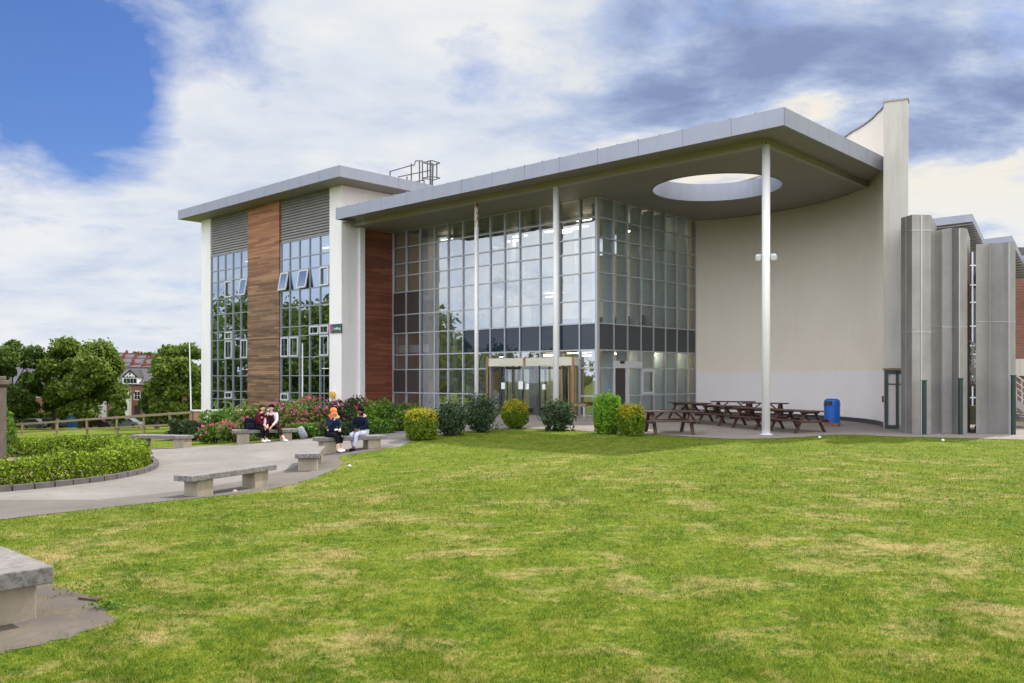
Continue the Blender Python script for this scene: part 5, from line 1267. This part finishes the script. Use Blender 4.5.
g_.build('pane', M['hglass'], By)
MB().box(hx(134.5),hx(140.5),-.12,0,zt_of(413.5,YH)-z0,zt_of(405.5,YH)-z0).build('front_door', M['hglass'], H1)
house(28, 140, 11, zt_of(384,140), zt_of(366,140), 9, 'red brick house with white bay windows half hidden by the dark tree', wins=[(-2,zt_of(412,140),3.4,1.9),(1.5,zt_of(397,140),2.6,.9),(3.6,zt_of(410,140),1.4,1.6)], chim=((3,1.2),))
house(55, 142, 9.5, zt_of(388,142), zt_of(364,142), 9, 'brick house behind the large rounded tree with pale bay', wins=[(0,zt_of(413,142),4.2,1.3),(3,zt_of(398,142),1.4,1.3)], chim=((0,1.3),))
house(96, 143, 12, zt_of(386,143), zt_of(368,143), 9, 'white-fronted house showing under the rounded tree', wins=[(3.5,zt_of(419,143),3,1.5)], wall='hwhite')
house(160, 141, 11, zt_of(388,141), zt_of(370,141), 9, 'red brick house between the two right-hand trees', wins=[(-2,zt_of(405,141),2,1.5)], chim=((0,1.2),))
rows_ = [(175,[(104,361.5),(116,362.5),(128,364),(140,365)],'lowest'),(200,[(108,356.5),(120,357.5),(132,358),(144,358.5)],'middle'),(228,[(112,352.5),(124,353.5),(136,354.5),(150,357)],'highest')]
ord_ = ['far left','centre left','centre right','far right']
for Y,hs,nm in rows_:
    for j,(px,ry) in enumerate(hs):
        w = 12.4/FOC*Y; house(px, Y+rnd.uniform(-1,1), w, zt_of(ry+5.0,Y), zt_of(ry+.3,Y), 7, f'{ord_[j]} terraced house of the {nm} row of slate roofs above the dormer', rot=0, chim=((-w/2+.8,1.0),), wall='brick')
def car(px, Y, rot, col, label):
    x = (px-512)/FOC*Y; c = empty('parked_car', (x,Y,tz(x,Y)), rot, label, 'car', 'cars parked beyond the field')
    prof = [(-2.1,.35),(-2.15,.75),(-1.9,.92),(-1.25,.98),(-.7,1.42),(.75,1.45),(1.45,.98),(2.05,.85),(2.15,.6),(2.1,.3)]
    n = len(prof); mb = MB(); vs = []
    for y,s in ((-.85,1),(.85,1)):
        for px_,pz_ in prof: vs.append((px_, y*(.82 if pz_ > 1.1 else 1), pz_))
    mb.add(vs, [tuple(range(n)), tuple(range(2*n-1,n-1,-1))]+[(k,k+n,(k+1)%n+n,(k+1)%n) for k in range(n)])
    mb.build('car_body', simple('car_paint', col, .25, metal=.3, var=.02), c, bevel=.04)
    g_ = MB()
    for s in (-1,1): g_.add([(-1.1,s*.86,1.0),(1.3,s*.86,1.0),(.7,s*.72,1.38),(-.62,s*.72,1.38)], [(0,1,2,3) if s < 0 else (3,2,1,0)])
    g_.build('side_window', M['hglass'], c)
    for sx in (-1.3,1.35):
        for s in (-1,1): MB().tube((sx,s*.72,.32),(sx,s*.9,.32),.32,n=14).build('wheel', M['black'], c)
    return c
car(33,128,.05,(.12,.13,.16),'dark grey parked car under the dark tree, left of the frame'); car(50,129,.0,(.03,.035,.05),'black parked car just right of the grey one'); car(97,128,.0,(.05,.02,.03),'dark red parked car under the large rounded tree'); car(111,129,.1,(.55,.55,.57),'white parked car before the white bay')
car(127,126,-.05,(.20,.22,.25),'silver parked car left of the low dark bush')
gt = at(73,416,131); gb = empty('blue_door', (gt.x,gt.y,tz(gt.x,gt.y)), 0, 'bright blue garden gate in the shade under the rounded tree', 'gate'); MB().box(-1,1,-.05,.05,0,2.0).build('gate_leaf', simple('blue_gate_paint', (.02,.13,.42), .5), gb)
for s in (-1.08,1.08): MB().box(s-.08,s+.08,-.1,.1,0,2.2).build('gate_post', M['black'], gb)
# garden hedges in front of the houses
for px,w,yt,lab in ((62,10,412,'long dark garden hedge under the trees on the left'),(148,9,417,'low garden wall hedge right of the silver car'),(22,9,413,'dark garden hedge in front of the half hidden brick house')):
    Y = 133; x = (px-512)/FOC*Y; z0 = tz(x,Y); hh = zt_of(yt,Y)-z0; s_ = empty('garden_hedge', (x,Y,z0), 0, lab, 'hedge'); P_,d = points_blob(1800,w/2,.8,hh/2,'box'); P_[:,2]+=hh/2; leafmesh('foliage', P_, .25, M['tree2'], s_)

# ------------------------------------------------------------------ sky, sun, camera
SUN_EL, SUN_AZ = 52.0, (0.62, 0.60)     # horizontal direction towards the sun
az = Vector((SUN_AZ[0], SUN_AZ[1], 0)).normalized()
sd_ = Vector((az.x*math.cos(R(SUN_EL)), az.y*math.cos(R(SUN_EL)), math.sin(R(SUN_EL))))
sl = bpy.data.lights.new('sun', 'SUN'); sl.energy = 3.1; sl.angle = R(1.5); sl.color = (1,.95,.86)
so_ = bpy.data.objects.new('sun', sl); COL.objects.link(so_); so_.rotation_euler = (-sd_).to_track_quat('-Z','Y').to_euler()
w = bpy.data.worlds.new('World'); scene.world = w; w.use_nodes = True; nt = w.node_tree; N = nt.nodes; L = nt.links
for n_ in list(N): N.remove(n_)
out = N.new('ShaderNodeOutputWorld'); bg = N.new('ShaderNodeBackground'); bg2 = N.new('ShaderNodeBackground'); mx = N.new('ShaderNodeMixShader')
sky = N.new('ShaderNodeTexSky'); sky.sky_type = 'NISHITA'; sky.sun_disc = False; sky.sun_elevation = R(SUN_EL); sky.sun_rotation = math.atan2(az.x, az.y); sky.air_density = 1.0; sky.ozone_density = 2.5; sky.dust_density = .4
bg.inputs['Strength'].default_value = .09
hs_ = N.new('ShaderNodeHueSaturation'); hs_.inputs['Saturation'].default_value = 1.25; L.new(sky.outputs[0], hs_.inputs['Color']); L.new(mixc(nt, 1.0, hs_.outputs[0], (.56,.58,.80), 'MULTIPLY'), bg.inputs['Color'])
tc = N.new('ShaderNodeTexCoord').outputs['Generated']
sp_ = N.new('ShaderNodeSeparateXYZ'); L.new(tc, sp_.inputs[0])
zz = mathn(nt,'ADD',mathn(nt,'MAXIMUM',sp_.outputs['Z'],0.0),.22)
cm = N.new('ShaderNodeCombineXYZ'); L.new(mathn(nt,'DIVIDE',sp_.outputs['X'],zz), cm.inputs['X']); L.new(mathn(nt,'DIVIDE',sp_.outputs['Y'],zz), cm.inputs['Y'])
pv = cm.outputs[0]
nA = noise(nt, 1.3, 8, .60, pv, .35); nB = noise(nt, .8, 6, .55, scaled(nt, pv, (1,1,1), (0,0,1.1)), .3); nC = noise(nt, 3.2, 8, .62, pv, .25); nD = noise(nt, 2.1, 9, .60, scaled(nt, pv, (1,1.4,1), (0,0,-.6)), .25)
def blob(px, py, r0, r1):
    d = ray(px,py).normalized(); v = N.new('ShaderNodeVectorMath'); v.operation = 'DOT_PRODUCT'; L.new(tc, v.inputs[0]); v.inputs[1].default_value = d
    m = N.new('ShaderNodeMapRange'); m.interpolation_type = 'SMOOTHSTEP'; L.new(v.outputs['Value'], m.inputs['Value'])
    m.inputs['From Min'].default_value = math.cos(R(r1)); m.inputs['From Max'].default_value = math.cos(R(r0)); return m.outputs[0]
def dblob(v3, r0, r1):
    v = N.new('ShaderNodeVectorMath'); v.operation = 'DOT_PRODUCT'; L.new(tc, v.inputs[0]); v.inputs[1].default_value = Vector(v3).normalized()
    m = N.new('ShaderNodeMapRange'); m.interpolation_type = 'SMOOTHSTEP'; L.new(v.outputs['Value'], m.inputs['Value'])
    m.inputs['From Min'].default_value = math.cos(R(r1)); m.inputs['From Max'].default_value = math.cos(R(r0)); return m.outputs[0]
def addall(lst):
    o = lst[0]
    for x in lst[1:]: o = mathn(nt,'ADD',o,x)
    return o
holes = addall([mathn(nt,'MULTIPLY',dblob((-.925,.306,.40),3,10),.9), mathn(nt,'MULTIPLY',blob(0,50,1,10),.95), mathn(nt,'MULTIPLY',blob(75,75,.5,7),.55), mathn(nt,'MULTIPLY',blob(115,135,.3,4.5),.55), mathn(nt,'MULTIPLY',blob(160,143,.3,3.0),.25), mathn(nt,'MULTIPLY',blob(195,0,.3,5),.6), mathn(nt,'MULTIPLY',blob(275,72,.2,3),.35), mathn(nt,'MULTIPLY',blob(1015,20,.2,2.5),.5)])
cov = mathn(nt,'ADD', mathn(nt,'MULTIPLY',nA.outputs['Fac'],.9), .38)
cov = mathn(nt,'ADD', cov, mathn(nt,'MULTIPLY', mathn(nt,'SUBTRACT',nC.outputs['Fac'],.5), 1.5))
cov = mathn(nt,'ADD', cov, mathn(nt,'MULTIPLY', mathn(nt,'SUBTRACT',nD.outputs['Fac'],.5), .7))
cov = mathn(nt,'SUBTRACT', cov, mathn(nt,'MULTIPLY', holes, .60))
mask = ramp(nt, cov, [(.14,(.04,.04,.04)),(.40,(.42,.42,.42)),(.72,(1,1,1))])
darks = addall([mathn(nt,'MULTIPLY',blob(700,35,1,8),1.0), mathn(nt,'MULTIPLY',blob(760,10,1,6),.7), mathn(nt,'MULTIPLY',blob(960,92,1,8),1.0), mathn(nt,'MULTIPLY',blob(1010,75,1,6),.5), mathn(nt,'MULTIPLY',blob(860,100,1,6),.55), mathn(nt,'MULTIPLY',blob(880,20,1,5),.55), mathn(nt,'MULTIPLY',blob(590,5,1,5),.7), mathn(nt,'MULTIPLY',blob(800,125,1,6),.35)])
side = N.new('ShaderNodeMapRange'); side.interpolation_type='SMOOTHSTEP'; L.new(sp_.outputs['X'], side.inputs['Value']); side.inputs['From Min'].default_value=-.05; side.inputs['From Max'].default_value=.22
amp = mathn(nt,'ADD', .45, mathn(nt,'MULTIPLY', side.outputs[0], .85))
dk = mathn(nt,'MULTIPLY', mathn(nt,'SUBTRACT',nD.outputs['Fac'],.5), 2.4)
dk = mathn(nt,'ADD', dk, mathn(nt,'MULTIPLY', mathn(nt,'SUBTRACT',nB.outputs['Fac'],.5), .9))
dk = mathn(nt,'ADD', dk, mathn(nt,'MULTIPLY', mathn(nt,'SUBTRACT',nC.outputs['Fac'],.5), .8))
dk = mathn(nt,'MULTIPLY', dk, amp)
dk = mathn(nt,'ADD', mathn(nt,'ADD', dk, .12), mathn(nt,'MULTIPLY',darks,.40))
tone = ramp(nt, dk, [(.0,(.82,.84,.87)),(.20,(.68,.74,.84)),(.45,(.47,.55,.73)),(.70,(.32,.40,.61)),(1.0,(.24,.30,.50))])
warmr = mathn(nt,'MULTIPLY', ramp(nt, dk, [(-.0,(1,1,1)),(.20,(.55,.55,.55)),(.34,(0,0,0))]).outputs[0], mathn(nt,'ADD',.12,mathn(nt,'MULTIPLY',side.outputs[0],.75)))
high = N.new('ShaderNodeMapRange'); high.interpolation_type='SMOOTHSTEP'; L.new(sp_.outputs['Z'], high.inputs['Value']); high.inputs['From Min'].default_value=.10; high.inputs['From Max'].default_value=.24
warmr = mathn(nt,'MULTIPLY', warmr, high.outputs[0])
col = mixc(nt, warmr, tone.outputs[0], (.90,.84,.71))
L.new(col, bg2.inputs['Color']); bk_ = N.new('ShaderNodeMapRange'); bk_.interpolation_type='SMOOTHSTEP'; L.new(sp_.outputs['Y'], bk_.inputs['Value']); bk_.inputs['From Min'].default_value=.45; bk_.inputs['From Max'].default_value=-.45; bk_.inputs['To Min'].default_value=.60; bk_.inputs['To Max'].default_value=1.75; L.new(bk_.outputs[0], bg2.inputs['Strength'])  # clouds behind the camera brightened to lift the light on the front walls
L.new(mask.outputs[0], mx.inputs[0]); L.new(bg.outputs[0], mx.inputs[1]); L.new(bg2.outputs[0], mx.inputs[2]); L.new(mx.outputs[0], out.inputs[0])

cam = bpy.data.cameras.new('camera'); co_ = bpy.data.objects.new('camera', cam); COL.objects.link(co_); scene.camera = co_
co_.location = (0,0,CAMZ); co_.rotation_euler = (R(90),0,0); cam.sensor_width = 36; cam.lens = FOC/1024*36
cam.shift_y = (HZ-341.5)/1024; cam.clip_end = 3000; cam.clip_start = .1
vs_ = scene.view_settings; vs_.view_transform = 'Standard'; vs_.look = 'None'; vs_.exposure = .78; vs_.gamma = 1
scene.cycles.use_denoising = True; scene.cycles.max_bounces = 8; scene.cycles.transparent_max_bounces = 16; scene.cycles.caustics_reflective = False; scene.cycles.caustics_refractive = False
scene.cycles.sample_clamp_indirect = 4
